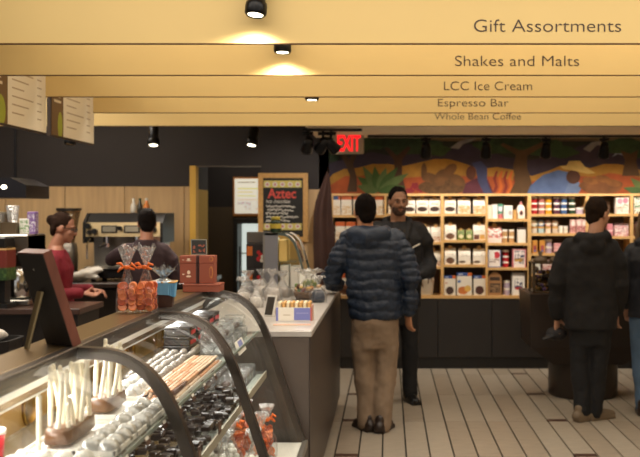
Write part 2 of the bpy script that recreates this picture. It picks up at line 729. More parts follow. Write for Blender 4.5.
def track_head(root, x, z, m, aim):
    """gimbal spot: yoke and barrel; aim = (yaw, pitch)"""
    d = Vector((math.sin(aim[0]) * math.cos(aim[1]), math.cos(aim[0]) * math.cos(aim[1]), -math.sin(aim[1])))
    c = Vector((x, 0, z - .12))
    bb = B()
    bb.limb([(x, 0, z), (x, 0, z - .06)], [.012, .012], 8, False)
    h = bb
    h.limb([c - d * .07, c - d * .02, c + d * .02, c + d * .06, c + d * .075], [.035, .045, .05, .055, .055], 16, False)
    h.box((x, 0, z - .02), (.09, .03, .03))
    o = h.build('lamp_head', m, root, True)
    B().limb([c + d * .0755, c + d * .077], [.045, .045], 16, False).build('lens', lamp_face, o)
    return c + d * .09, d


TY = 9.2
root = thing('track_light', 'long black ceiling track with spot heads in front of the mural', 'track light', (0, TY, 2.322))
B().mm(-.2, 3.9, -.018, .018, 0, .022).build('track', black_metal, root)
for px in (426, 486, 546, 604, 662):
    x = (px - VX) * TY / F
    c, d = track_head(root, x, 0, black_metal, (0, math.radians(62)))
    spot('track_beam', Vector((x, TY, 2.33)) + Vector((0, -.02, -.1)) + d * .12, (x, 9.78, 1.15), 25, 130, .8)
root = thing('track_light', 'short black ceiling track with spot heads beside the exit sign', 'track light', (0, 8.5, 2.322))
xa, xb = (303 - VX) * 8.5 / F, (362 - VX) * 8.5 / F
B().mm(xa, xb, -.018, .018, 0, .022).build('track', black_metal, root)
for px, yaw in ((308, -.3), (331, .9), (323, -.8)):
    x = (px - VX) * 8.5 / F
    track_head(root, x, 0, black_metal, (yaw, math.radians(40)))
spot('track_beam', (-.52, 8.6, 2.2), (-1.0, 9.9, 1.55), 30, 70, .7)
spot('track_beam', (-.72, 8.42, 2.2), (-.75, 6.9, 1.05), 11, 75, .8)

# exit sign hung under the soffit
root = thing('exit_sign', 'white exit sign with red letters hanging in front of the mural', 'exit sign', (0, 9.3, 0))
a, c = at(333, 154, 9.3), at(364, 132, 9.3)
B().mm(a.x, c.x, 0, .05, a.z, c.z, bev=.012).build('housing', M('exit_housing', 'A79A86', .5), root)
ta, tb = at(337.5, 150.7, 9.3), at(360.5, 134.5, 9.3)
text('lettering', 'EXIT', M('exit_red', 'FF1420', .5, emit=1.3), root, ta.x, ta.z, -.0005, tb.x - ta.x, tb.z - ta.z, .003, .02)
B().cyl(((a.x + c.x) / 2, .025, c.z - .005), ((a.x + c.x) / 2, .025, 2.352), .012, seg=10).build('hanger', black_metal, root)

# ------------------------------------------------------------------ mural
mural = thing('mural', 'long painted mural of trees hills and farm workers above the shelves', 'mural', (0, BY - .015, 0))
MY = BY - .015
mz = lambda y: CH - (y - VY) * MY / F
mx_ = lambda x: (x - VX) * MY / F
B().mm(mx_(318), XR - .01, 0, .014, mz(194), 2.345).build('canvas', M('mural_night_green', '2E3026', .8, var=.2, scale=4), mural)
lay = [0]


def paint(name, pts, h, var=.18, sc=9):
    lay[0] += 1
    y = -.00025 * lay[0]
    key = 'paint_' + h
    bb = B()
    f = bb.face([bb.v((mx_(px), y, mz(py))) for px, py in pts])
    r = bmesh.ops.extrude_face_region(bb.bm, geom=[f])
    for g in r['geom']:
        if isinstance(g, bmesh.types.BMVert):
            g.co.y = .0
    bmesh.ops.triangulate(bb.bm, faces=bb.bm.faces[:])
    return bb.build(name, M(key, h, .8, var=var, scale=sc), mural)


def blob(name, cx, cy, rx, ry, h, rot=0, n=20, lump=0.0, **k):
    pts = []
    for i in range(n):
        t = 2 * PI * i / n
        q = 1 + lump * math.sin(5 * t + cx)
        x, y = rx * q * math.cos(t), ry * q * math.sin(t)
        pts.append((cx + x * math.cos(rot) - y * math.sin(rot), cy + x * math.sin(rot) + y * math.cos(rot)))
    return paint(name, pts, h, **k)


def leaf(cx, cy, L, wd, rot, h):
    pts = []
    for i in range(9):
        t = i / 8
        pts.append((t * L, -wd * math.sin(PI * t ** .8)))
    for i in range(8, 0, -1):
        t = i / 8
        pts.append((t * L, wd * math.sin(PI * t ** .8)))
    c, s = math.cos(rot), math.sin(rot)
    return paint('painted_leaf', [(cx + x * c - y * s, cy + x * s + y * c) for x, y in pts], h)


paint('painted_mountains', [(326, 165), (345, 158), (372, 152), (395, 157), (420, 147), (440, 150), (462, 143), (482, 146), (505, 157), (530, 160), (556, 155), (580, 146), (598, 141), (618, 148), (640, 153), (668, 160), (668, 180), (326, 180)], '3A3040')
paint('painted_snow', [(450, 148), (458, 142), (466, 139), (478, 138), (470, 142), (463, 144), (459, 149)], '8F8A86')
paint('painted_snow', [(583, 149), (592, 142), (600, 141), (606, 146), (597, 145), (590, 152)], '8F8A86')
paint('painted_snow', [(612, 157), (619, 149), (627, 150), (624, 156), (618, 154)], '8890A0')
paint('painted_hill', [(326, 182), (333, 174), (344, 169), (357, 168), (372, 164), (388, 164), (403, 166), (417, 163), (434, 159), (449, 159), (463, 163), (480, 169), (497, 167), (514, 170), (532, 176), (548, 171), (560, 166), (574, 164), (590, 168), (604, 164), (618, 164), (632, 167), (648, 173), (668, 176), (668, 194), (326, 194)], 'A87A30')
paint('painted_field', [(326, 188), (345, 176), (360, 176), (380, 174), (404, 178), (430, 176), (450, 176), (480, 176), (500, 177), (520, 182), (545, 180), (570, 175), (592, 177), (610, 173), (632, 176), (668, 183), (668, 194), (326, 194)], 'A8532A')
for k in range(5):
    x = 492 + k * 5
    paint('painted_furrow', [(x, 194), (x + 3, 186), (x + 1, 178), (x + 4, 171), (x + 6, 171), (x + 4, 179), (x + 6, 187), (x + 3, 194)], 'C4652A' if k % 2 else '7E3024')
# trees
for cx, cy, rx, ry, h in ((345, 146, 24, 9, '2C3D22'), (330, 152, 10, 10, '30402A'), (368, 143, 18, 7, '34482A'), (412, 146, 30, 9, '33452A'), (392, 141, 24, 6, '2A3A22'), (436, 150, 14, 6, '3A4E2C'),
                          (500, 146, 26, 8, '34482A'), (540, 147, 26, 8, '3A502E'), (560, 152, 18, 6, '34482A'), (522, 141, 30, 6, '2C3C24'), (625, 146, 22, 8, '3A5030'), (650, 150, 20, 9, '34482A')):
    blob('painted_foliage', cx, cy, rx, ry, h, lump=.12, var=.3, sc=14)
paint('painted_trunk', [(347, 192), (350, 176), (345, 163), (338, 152), (342, 150), (349, 159), (356, 148), (359, 150), (353, 164), (357, 178), (357, 192)], '4E3826')
paint('painted_trunk', [(391, 190), (395, 174), (394, 160), (384, 148), (388, 147), (397, 156), (408, 146), (411, 148), (402, 160), (402, 175), (406, 190)], '4E3526')
paint('painted_trunk', [(509, 194), (515, 182), (513, 166), (516, 155), (500, 145), (503, 143), (519, 150), (524, 150), (542, 142), (545, 145), (527, 156), (527, 168), (531, 180), (533, 194)], '5C4329')
paint('painted_trunk', [(622, 176), (625, 160), (620, 150), (630, 154), (638, 150), (636, 162), (640, 176)], '5C4329')
for i, (a_, L) in enumerate(((-2.5, 26), (-2.1, 30), (-1.7, 26), (-1.25, 26), (-.9, 32), (-.55, 36), (-.2, 28), (-2.85, 22))):
    leaf(378, 192, L, 4.6, a_, '5B7040' if i % 2 else '44602F')
for i, (a_, L) in enumerate(((-2.4, 16), (-2.9, 18), (-1.9, 14))):
    leaf(648, 194, L + 8, 4, a_, '4E6A3C' if i % 2 else '6A7A44')
for cx, cy in ((415, 186), (421, 189), (410, 191)):
    blob('painted_flower', cx, cy, 4, 3.4, '8E2A34', lump=.2)
blob('painted_basket', 443, 187, 25, 8, '5E4226', var=.3, sc=30)
for cx, cy, rx, ry, ro in ((430, 178, 9, 5, .3), (444, 175, 10, 6, -.4), (457, 180, 9, 5, .5), (424, 172, 3, 9, 0), (437, 182, 8, 4, .1), (450, 170, 8, 5, -.7)):
    blob('painted_pod', cx, cy, rx, ry, '6B4A2A', ro, var=.3)
# woman by the basket
paint('painted_dress', [(462, 194), (466, 183), (476, 178), (488, 180), (494, 194)], '5A2A38')
blob('painted_face', 471, 173, 5, 7, '5A3424')
paint('painted_scarf', [(472, 163), (481, 161), (487, 168), (487, 182), (492, 193), (484, 194), (478, 182), (476, 170)], '3F4468')
# man with the straw hat
paint('painted_shirt', [(527, 194), (530, 186), (543, 175), (558, 170), (568, 172), (570, 182), (566, 194)], '566A96')
paint('painted_sleeve', [(564, 194), (568, 183), (577, 180), (582, 186), (578, 194)], '66799F')
blob('painted_face', 573, 177, 7, 7, '4F3022')
paint('painted_hat', [(560, 166), (566, 166), (569, 161), (580, 161), (585, 167), (595, 173), (588, 174), (575, 171), (563, 169)], 'C9AC66')
blob('painted_sack', 601, 186, 22, 8, '7A4E2C', lump=.05, var=.3)
for cx, cy in ((590, 181), (603, 179), (613, 183)):
    blob('painted_pod', cx, cy, 8, 3.5, '8A5A30', .2, var=.3)

# ------------------------------------------------------------------ retail shelving
SY = 9.68           # front plane of the shelves
sx = lambda px: (px - VX) * SY / F
sz = lambda py: CH - (py - VY) * SY / F
SB = BY - .02
base = thing('base_cabinet', 'long black base cabinet under the wooden retail shelves', 'cabinet', (0, 0, 0))
B().mm(sx(330), XR - .02, SY + .03, SB, 0, .12).build('toe_kick', M('toe_kick_black', '1A1715', .5), base)
for i in range(9):
    x0 = sx(330) + i * .55
    x1 = min(x0 + .55, XR - .02)
    B().mm(x0 + .002, x1 - .002, SY + .005, SB, .12, sz(298.5), bev=.002).build('cabinet_panel', black_lam, base)
UP = [(332, .02), (385.5, .022), (442.3, .03), (486.8, .022), (529.5, .036), (587.5, .028), (631.8, .03), (676, .03), (720, .03), (764, .03)]
ROWS = [[215, 241, 267], [213.7, 242, 266.5], [213.6, 240, 264.6], [219, 243, 267.6], [214, 233.3, 253.3, 274], [213.8, 236.3, 256, 276], [213.8, 236.3, 256, 276], [214, 240, 265], [214, 240, 265]]
ZB = sz(295.6)
ZT = sz(193.6)
unit = thing('shelving_unit', 'pale birch shelving unit filled with packaged sweets', 'shelving', (0, 0, 0))
B().mm(sx(331), sx(765), SY, SB, sz(298.5), ZB).build('bottom_board', wood_shelf, unit)
B().mm(sx(331), sx(765), SY, SB, ZT - .022, ZT).build('top_board', wood_shelf, unit)
B().mm(sx(331), sx(765), SB - .012, SB, ZB, ZT - .022).build('back_panel', wood_back, unit)
for px, wd in UP:
    B().mm(sx(px) - wd / 2, sx(px) + wd / 2, SY + .001, SB - .012, ZB, ZT - .022).build('upright', wood_shelf, unit)
for k, rows in enumerate(ROWS):
    a, c = sx(UP[k][0]) + UP[k][1] / 2, sx(UP[k + 1][0]) - UP[k + 1][1] / 2
    for r in rows:
        B().mm(a, c, SY + .003, SB - .012, sz(r) - .026, sz(r)).build('shelf', wood_shelf, unit)

tan = M('tan_card', 'C89A5A', .6)
dk_brown = M('dark_brown_card', '4A3222', .6)


def shelf_z(px, row):
    for k in range(len(UP) - 1):
        if UP[k][0] <= px < UP[k + 1][0]:
            R = ROWS[k]
            return sz(R[row]) if row < len(R) else ZB
    return ZB


def pouch(x0, x1, top, row, mat, label, group, dep=.09, yoff=.03):
    """stand-up bag: gusseted body pinched to a header, with a round tan tag at the top"""
    z0 = shelf_z((x0 + x1) / 2, row)
    wd, h = (x1 - x0) * SY / F * .97, sz(top) - z0
    root = thing('sweet_pouch', label, 'pouch', (sx((x0 + x1) / 2), SY + yoff + dep / 2, z0 + .0005), 0, group)
    bb = B()
    q = wd / 2
    rs = []
    for z, sxx, d in ((0, .96, dep / 2), (.12 * h, 1, dep / 2), (.5 * h, 1, dep * .46), (.74 * h, .99, dep * .25), (.80 * h, .98, .010), (.86 * h, .98, .006)):
        rs.append([Vector((-q * sxx, -d, z)), Vector((0, -d * 1.1, z)), Vector((q * sxx, -d, z)), Vector((q * sxx, d, z)), Vector((0, d * 1.1, z)), Vector((-q * sxx, d, z))])
    bb.rings(rs)
    bb.build('bag', mat, root)
    B().mm(-q * .98, q * .98, -.008, .008, .86 * h, .93 * h).build('header', M('header_brown', '7A5636', .6), root)
    B().cyl((0, -.012, .92 * h), (0, .002, .92 * h), wd * .17, seg=14).build('tag', tan, root)
    return root


def carton(x0, x1, top, row, mat, label, group=None, dep=.10, yoff=.025, z=None, name='carton', cat='box', arch=False, lid=None, zbase=None):
    z0 = shelf_z((x0 + x1) / 2, row) if zbase is None else zbase
    wd, h = (x1 - x0) * SY / F * .96, sz(top) - z0
    root = thing(name, label, cat, (sx((x0 + x1) / 2), SY + yoff + dep / 2, z0 + .0005), 0, group)
    if arch:
        pts = [(-wd / 2, 0), (wd / 2, 0), (wd / 2, h * .72)] + [(wd / 2 * math.cos(t), h * .72 + h * .28 * math.sin(t)) for t in (.35, .75, 1.2, 1.57, 1.94, 2.4, 2.8)] + [(-wd / 2, h * .72)]
        B().prism(pts, 1, -dep / 2, dep / 2).build('body', mat, root)
    else:
        B().mm(-wd / 2, wd / 2, -dep / 2, dep / 2, 0, h * (.86 if lid else 1), bev=.002).build('body', mat, root)
    if lid:
        B().mm(-wd / 2 - .001, wd / 2 + .001, -dep / 2 - .001, dep / 2 + .001, h * .86, h, bev=.002).build('lid', lid, root)
    return root


def jar(cx, wpx, top, bot, mat, label, group, row=0, lid=white_p, z0=None, dy=.06, cat='jar'):
    """small round tub with a lid; returns its top"""
    base_z = shelf_z(cx, row) if z0 is None else z0
    h = (bot - top) * SY / F
    r = wpx * SY / F / 2 * .96
    root = thing('sweet_jar', label, cat, (sx(cx), SY + .02 + dy, base_z + .0005), 0, group)
    B().lathe([(.001, 0), (r * .93, 0), (r * .96, h * .04), (r * .96, h * .70), (r * .9, h * .72), (.001, h * .72)], seg=16).build('tub', mat, root, False)
    B().lathe([(.001, h * .68), (r, h * .68), (r, h * .96), (r * .95, h * .985), (.001, h * .985)], seg=16).build('lid', lid, root, False)
    return base_z + h


W = 'E9E1D4'
bag_dark = PRINT('print_dark_choc', W, [('r', .15, .85, .6, .66, '8A7A68'), ('e', .5, .3, .42, .16, '3E2A22', .5), ('r', .2, .8, .70, .73, 'B8A890')])
bag_tan = PRINT('print_tan_cookies', W, [('n', .05, .95, .04, .55, 'C89A5E', 12, .45), ('r', .2, .8, .66, .70, '9A8A78')])
bag_pale = PRINT('print_pale_choc', W, [('e', .3, .16, .28, .08, '6A5A4A', .8), ('r', .2, .8, .55, .58, 'A89A88'), ('r', .2, .8, .64, .67, 'B8A890')])
bag_pile = PRINT('print_choc_pile', W, [('e', .5, .25, .36, .20, '6A4A38', .9), ('r', .2, .8, .62, .66, 'A08C78')])
bag_orange = PRINT('print_orange_row', W, [('n', 0, 1, .05, .35, 'B8805A', 10, .5), ('r', .15, .85, .6, .64, 'B8A890')])
bag_bars = PRINT('print_bars', W, [('r', .05, .48, .03, .35, '6A4030'), ('r', .52, .95, .03, .35, 'D9A85A'), ('r', .2, .8, .6, .64, 'A89A88')])
bag_green = PRINT('print_green', '6E7E34', [('e', .5, .35, .36, .2, 'D8CFA8'), ('r', .2, .8, .7, .78, '3E4A1E')])
gp = 'white pouches of sweets on the birch shelves'
LB = {'d': (bag_dark, 'white pouch picturing dark chocolates on the birch shelf'), 't': (bag_tan, 'white pouch picturing tan biscuits on the birch shelf'),
      'p': (bag_pale, 'plain white pouch with small lettering on the birch shelf'), 'c': (bag_pile, 'white pouch picturing a chocolate pile on the birch shelf'),
      'o': (bag_orange, 'white pouch with an orange band on the birch shelf'), 'b': (bag_bars, 'white pouch picturing brown and gold bars on the birch shelf')}
for x0, x1, top, row, k in ((404, 415.5, 196.5, 0, 'd'), (416.3, 428.6, 196, 0, 'd'), (429, 440.6, 196, 0, 'd'), (407, 419.5, 224, 1, 'o'), (420, 430.5, 224.5, 1, 'o'), (431, 441, 224.5, 1, 'o'),
                            (412, 424.5, 250, 2, 'p'), (425.5, 440.8, 249, 2, 'o'), (398, 410, 250, 2, 'o'),
                            (444.3, 456.3, 196.5, 0, 'd'), (458, 471, 196.5, 0, 't'), (473.5, 485.6, 196.5, 0, 't'), (444.3, 456.6, 222.5, 1, 'c'), (473.6, 485.8, 222.5, 1, 'b'),
                            (444.6, 456.5, 246, 2, 'c'), (458.6, 471, 246.5, 2, 'p'), (473.4, 485.8, 246.5, 2, 'p')):
    where = ('top', 'second', 'third', 'bottom')[row] + (' shelf above the white pot' if x1 < 442 else ' shelf above the blue-lidded cartons')
    pouch(x0, x1, top, row, LB[k][0], LB[k][1].replace(' on the birch shelf', '') + ', ' + where, gp)
for x0, x1 in ((457.8, 464.6), (466, 473)):
    pouch(x0, x1, 228.5, 1, bag_green, 'small green pouch with a cream label on the birch shelf', 'small green pouches', dep=.06)
# orange-topped cartons behind the two talking men
car_or = PRINT('print_orange_top', W, [('r', 0, 1, .78, 1, 'C8602A'), ('n', .05, .95, .05, .5, 'D8B888', 9, .5)])
car_blu = PRINT('print_blue_orange_top', W, [('r', 0, .7, .78, 1, '2E4A86'), ('r', .7, 1, .78, 1, 'C8602A'), ('n', .05, .95, .05, .5, 'D8B888', 9, .5)])
go = 'orange-topped cartons behind the talking men'
carton(332.9, 340.4, 195.5, 0, car_blu, 'white carton with blue and orange top near the pillar', go)
for x0, x1, top, row in ((341, 352, 195.5, 0), (353, 364, 195.5, 0), (365, 374.5, 195.5, 0), (375, 384.3, 195.5, 0), (335, 345, 222, 1), (345.5, 355.5, 222, 1), (356.5, 366.5, 222, 1), (367.5, 377.5, 222, 1), (388, 398, 196, 0),
                         (335, 346, 247, 2), (347, 358, 247, 2), (335, 347, 273, 3), (349, 361, 273, 3)):
    carton(x0, x1, top, row, car_or, 'white carton with an orange top behind the talking men, %s shelf' % ('top', 'second', 'third', 'bottom')[row], go)
# blue-topped row at the bottom
blue_l = PRINT('lid_blue_orange', '2C4C8E', [('r', .72, 1, 0, 1, 'D0682E'), ('r', .1, .4, .4, .7, 'C9CFE0')])
f1 = PRINT('print_brownie', W, [('e', .5, .28, .34, .24, '4A3630', .5), ('r', .1, .3, .7, .76, 'C87A5A')])
f2 = PRINT('print_caramel', W, [('e', .4, .25, .34, .2, 'C8763A', .7), ('e', .72, .35, .22, .16, 'E0B45A', .7), ('r', .05, .25, .65, .78, '5A7AB0')])
f3 = PRINT('print_squares', W, [('e', .5, .3, .36, .26, '52302A', .8)])
carton(443.9, 456, 276, 3, f1, 'blue and orange lidded carton picturing brownies', lid=blue_l)
carton(456.8, 472.4, 273, 3, f2, 'tall blue and orange lidded carton picturing caramels', lid=blue_l)
carton(473.6, 485.9, 276, 3, f3, 'blue and orange lidded carton picturing chocolate squares', lid=blue_l)
# third bay
pr = lambda key, base, L: PRINT(key, base, L)
carton(488, 492.3, 205, 0, pr('p_c1', 'E6DCCB', []), 'narrow cream carton on the third bay top shelf')
carton(492.6, 498, 204.5, 0, pr('p_c2', 'EFEAE4', [('e', .5, .2, .4, .14, 'F8F6F0')]), 'white carton beside the green and pink tin stack')
zt = jar(501.2, 5.6, 211.5, 219, pr('p_j1', 'D8A0A0', [('e', .5, .5, .4, .4, 'C86A70')]), 'pink patterned tin at the bottom of its pair', None, 0, M('lid_green', '5A9A80', .5), cat='tin')
jar(501.2, 5.6, 204, 211.5, pr('p_j2', 'C9D8E4', [('e', .5, .5, .4, .4, 'E8E4F0')]), 'pale blue tin with a green lid on a pink tin', None, 0, M('lid_green', '5A9A80', .5), z0=zt + .0005, cat='tin')
carton(504.2, 513.2, 205.5, 0, pr('p_c3', 'EDE7E0', [('e', .7, .45, .2, .18, 'B8B0B0', .6)]), 'white carton with a faint grey drawing')
carton(513.6, 517, 210, 0, tan, 'plain tan box beside the pump bottle')
# pump bottle
root = thing('pump_bottle', 'white bottle with a pink capped neck and dark round emblem', 'bottle', (sx(522), SY + .08, sz(219) + .0005))
B().stack([(0, 0, 0, .040, .03), (.01, 0, 0, .042, .032), (.11, 0, 0, .042, .032), (.135, 0, 0, .03, .024), (.145, 0, 0, .012, .012)], power=3).build('body', PRINT('p_bottle', 'F0EAE4', [('e', .5, .42, .22, .18, '8A5A5A'), ('e', .5, .40, .14, .12, '3A2A2A')]), root, True)
B().lathe([(.001, .145), (.014, .145), (.014, .165), (.006, .167), (.006, .18), (.001, .18)], seg=12).build('cap', M('cap_pink', 'D89090', .4), root)
pouch(488, 502.3, 224, 1, pr('p_floral1', 'EFDDD6', [('n', .0, 1, .3, .95, 'D06A60', 7, .53), ('n', .1, .9, .35, .9, '6A7A70', 11, .62), ('r', 0, 1, .92, 1, 'D88A80')]), 'pink and white floral pouch on the third bay', None)
for cx in (505.6, 512.4):
    zt = jar(cx, 6, 236.3, 243, M('tub_tan', 'C49A68', .5), 'small tan tub with a white lid', 'small tan tubs in pairs', 1)
    jar(cx, 6, 229.6, 236.3, M('tub_tan', 'C49A68', .5), 'small tan tub with a white lid', 'small tan tubs in pairs', 1, z0=zt + .0005)
carton(518, 526.4, 227.5, 1, pr('p_c5', 'F1ECE4', []), 'plain white box with a dark lid', lid=M('lid_dark', '4A3A34', .6))
carton(488.2, 501.3, 250.5, 2, pr('p_bl1', 'EDE6E2', [('r', 0, .05, 0, 1, '5A70B0'), ('r', .95, 1, 0, 1, '5A70B0'), ('r', 0, 1, 0, .05, '5A70B0'), ('e', .68, .72, .26, .2, 'C83A48', .3), ('e', .3, .7, .22, .2, 'F6F2EC'), ('n', .1, .9, .3, .6, '8A6A60', 8, .55)]), 'blue-edged white box with red flower print')
z0 = None
for k in range(3):
    z0 = jar(506.5, 7, 250.5 + (2 - k) * 5.7, 250.5 + (3 - k) * 5.7, M('tub_red', 'B02028', .4), 'deep red tub stacked between the blue-edged and pink-bordered boxes', 'deep red tubs between boxes', 2, z0=z0)
    z0 += .0005
carton(512.7, 526.6, 249, 2, pr('p_pk1', 'EFE4E0', [('r', 0, .08, 0, 1, 'D8808A'), ('r', .92, 1, 0, 1, 'D8808A'), ('r', 0, 1, .93, 1, 'D8808A'), ('n', .12, .88, .2, .9, '3E4A70', 6, .52), ('n', .15, .85, .3, .5, 'D0A040', 7, .5)]), 'pink-bordered box with blue and gold print')
carton(488.4, 502.2, 272.5, 3, pr('p_kraft', 'A87C52', [('r', .1, .9, .12, .52, '4A3628'), ('n', .12, .88, .14, .5, '9A7A5A', 9, .5), ('r', .12, .88, .64, .8, '3E2E24')]), 'arch-topped kraft gift box with window panels', arch=True)
zt = jar(507.6, 7, 288.4, 295.6, M('tub_lilac', 'B8A8C0', .5), 'lilac tub in the pair beside the kraft gift box', 'lilac tubs beside the kraft box', 3)
jar(507.6, 7, 281, 288.4, M('tub_lilac', 'B8A8C0', .5), 'lilac tub in the pair beside the kraft gift box', 'lilac tubs beside the kraft box', 3, z0=zt + .0005)
carton(512.4, 525.4, 273, 3, pr('p_wb', 'F0ECE6', [('n', .18, .82, .3, .85, '46506E', 6, .52), ('e', .5, .36, .3, .07, 'C03A3A')]), 'white box with a square blue floral print', lid=M('lid_silver', '9A9490', .4))
# fourth bay: tub stacks
cols = [('C02A34', 'red'), ('B0706A', 'dusty pink'), ('D99A1C', 'golden yellow'), ('5A3048', 'plum'), ('3E5E90', 'blue'), ('28402E', 'dark green')]
for cx, (h, nm) in zip((535.4, 542.8, 549.8, 558, 565.3, 573.4), cols):
    z0 = None
    for k in range(3):
        z0 = jar(cx, 6.6, 197 + (2 - k) * 5.66, 197 + (3 - k) * 5.66, M('tub_' + nm, h, .4), '%s tub with a white lid in a stack of three' % nm, '%s tubs in one stack' % nm, 0, z0=z0)
        z0 += .0005
jar(581, 8, 207.5, 214, M('tub_lilac', 'B8A8C0', .5), 'single wide lilac tub beside the dark green stack', None, 0)
for cx, h, h2, nm in ((535.4, 'C9D8D0', 'D8D4CC', 'mint'), (542.2, '8EA4CC', 'A8C4CC', 'pale blue'), (549.3, 'D89A88', 'E4D0C0', 'salmon'), (556.4, 'D8B8A0', 'D0C0B0', 'peach')):
    zt = jar(cx, 6.4, 226.5, 233.3, M('tub_cream_' + nm, h2, .5), 'cream tub under a %s tin' % nm, None, 1, tan)
    root = thing('round_tin', '%s round tin standing on its edge on a cream tub' % nm, 'tin', (sx(cx), SY + .08, zt + .0005))
    r = 3.2 * SY / F
    B().cyl((0, -.02, r), (0, .02, r), r, seg=18).build('tin_body', M('tin_' + nm, h, .4), root)
    B().cyl((0, -.022, r), (0, -.02, r), r * .7, seg=16).build('tin_emblem', M('tin_emblem', 'EFE6DC', .5), root)
for cx in (562.3, 567.2):
    jar(cx, 4.6, 226, 233.3, M('tub_white', 'E4DED2', .5), 'squat white tub beside the patterned pink tins', 'squat white tubs', 1)
pk = pr('p_pinktin', 'D8A8A0', [('e', .5, .72, .4, .2, 'E8D8D0'), ('n', 0, 1, .1, .5, '9A4A50', 8, .5)])
for cx, top in ((573.6, 219.5), (579.6, 219), (585, 219.5)):
    carton(cx - 2.8, cx + 2.6, top, 1, pk, 'pink patterned tall carton in a row of three', 'pink patterned tall cartons', dep=.06)
oc = pr('p_orange_c', 'CF9040', [('r', .2, .8, .25, .6, 'A84A50'), ('r', .25, .75, .1, .25, '5A6AA0')])
for a in (532.6, 540):
    carton(a, a + 5.4, 240.5, 2, oc, 'orange and gold small carton beside the lilac tubs', 'orange and gold small cartons', dep=.06)
zt = jar(549.6, 7.6, 246.6, 253.3, M('tub_lilac', 'B8A8C0', .5), 'wide lilac tub in the fourth bay pair', 'lilac tubs of the fourth bay', 2)
jar(549.6, 7.6, 239.6, 246.6, M('tub_lilac', 'B8A8C0', .5), 'wide lilac tub in the fourth bay pair', 'lilac tubs of the fourth bay', 2, z0=zt + .0005)
carton(554.4, 561.4, 243.5, 2, pr('p_pinkstripe', 'D89A9C', [('r', 0, 1, .3, .36, 'E8C8C4'), ('r', 0, 1, .6, .66, 'E8C8C4')]), 'pink striped carton beside the lilac tubs')
carton(532.5, 541, 259, 3, pr('p_wh2', 'E8E2DA', [('e', .5, .3, .3, .2, '5A4A44', .5)]), 'white carton behind the glass sweet bin')
carton(543, 552, 260, 3, pr('p_wh3', 'E0C8C4', [('n', 0, 1, 0, 1, 'C05A60', 7, .55)]), 'pink flecked carton behind the glass sweet bin')
carton(553, 562, 258.5, 3, pr('p_wh4', 'E6D4D0', [('n', 0, 1, 0, 1, 'C87A80', 6, .55)]), 'pale pink flecked carton behind the glass sweet bin')
for k in range(4):
    jar(567 + k * 5.2, 4.8, 246, 253.3, M('tub_white', 'E4DED2', .5), 'squat white tub behind the black-coated man', 'squat white tubs behind the man', 2)
# fifth and sixth bay
fl = [('e', .3, .75, .2, .17, 'D890A0', .2), ('e', .72, .78, .2, .17, 'C8788E', .2), ('n', .05, .95, .35, .65, '7A8A60', 7, .56), ('n', .05, .95, .1, .4, 'E0B8A8', 9, .5)]
carton(616.5, 630, 197, 0, pr('p_fl1', 'EFE6DC', fl), 'white box with two pink blooms on the top shelf', dep=.08)
carton(589.5, 599, 199, 0, pr('p_fl3', 'DCCFC4', fl), 'pale floral box behind the black-coated man', dep=.08)
carton(603, 613, 201, 0, pr('p_dk', '6A5444', []), 'plain brown box in the fifth bay', dep=.1, yoff=.12)
carton(615, 629.5, 223.5, 1, pr('p_fl2', 'D89AA0', [('n', 0, 1, 0, 1, 'EFE0DA', 6, .5), ('n', 0, 1, 0, 1, '8A5A60', 9, .6), ('r', 0, 1, .85, 1, '5A3A34')]), 'pink floral box with a brown top band', dep=.08)
carton(608.4, 613.6, 224, 1, pr('p_pk3', 'D88A94', [('r', 0, 1, .4, .5, 'F0DCD8')]), 'narrow pink carton with a pale stripe', dep=.08)
carton(634.4, 647, 197, 0, pr('p_fl4', 'E6E2D6', [('n', 0, 1, 0, 1, '5E8A60', 6, .55), ('n', 0, 1, 0, 1, 'C88A94', 8, .62)]), 'white box with green leaf print at the shelf end', dep=.08)
carton(650, 664, 199, 0, pr('p_fl5', 'E8D8D0', fl), 'floral box beside the green leaf box', dep=.08)
for k in range(3):
    carton(636 + k * 12, 646 + k * 12, 222, 1, pr('p_fl2', 'D89AA0', []), 'pink floral carton behind the fair-haired woman', 'pink floral cartons by the woman', dep=.08)
    carton(636 + k * 12, 646 + k * 12, 278, 4, pr('p_fl4', '', []), 'leaf print carton on the bottom shelf behind the woman', 'leaf print cartons by the woman', dep=.08)
# white pot of brushes on the bottom shelf
pc = at(426.8, 297, SY)
root = thing('utensil_pot', 'white tapered pot holding wooden sticks on the bottom shelf', 'pot', (pc.x, SY + .085, ZB + .0005))
B().lathe([(.001, 0), (.062, 0), (.066, .01), (.078, .15), (.082, .155), (.082, .165), (.074, .165), (.068, .03), (.001, .03)]).build('pot', M('pot_white', 'E3DACB', .5), root, True)
for i, (dx, dy, tx, ty, L, r) in enumerate(((-.03, -.02, -.07, -.12, .30, .012), (-.01, -.01, -.05, -.14, .33, .010), (.01, -.03, .015, -.12, .28, .011), (.03, -.01, .045, -.13, .30, .012), (-.02, -.035, -.085, -.11, .26, .011))):
    B().limb([(dx, dy, .035), (dx + tx * .5, dy + ty * .5, L * .6), (dx + tx, dy + ty, L)], [.006, .006, r], 8).build('stick', M('stick_wood%d' % (i % 2), ('6A4A30', 'B08A5C')[i % 2], .6), root)
root2 = thing('blue_packet', 'blue and white packet standing in the pot of sticks', 'packet', (pc.x + .03, SY + .11, ZB + .140))
B().stack([(-.12, 0, 0, .03, .006), (.02, 0, 0, .045, .012), (.08, 0, 0, .05, .014), (.11, 0, 0, .045, .005)], power=4).build('wrapper', PRINT('p_bluepk', '4A8AC8', [('r', 0, 1, .6, .8, 'E0E4EA'), ('e', .5, .7, .3, .1, '2E62A8')]), root2, True)

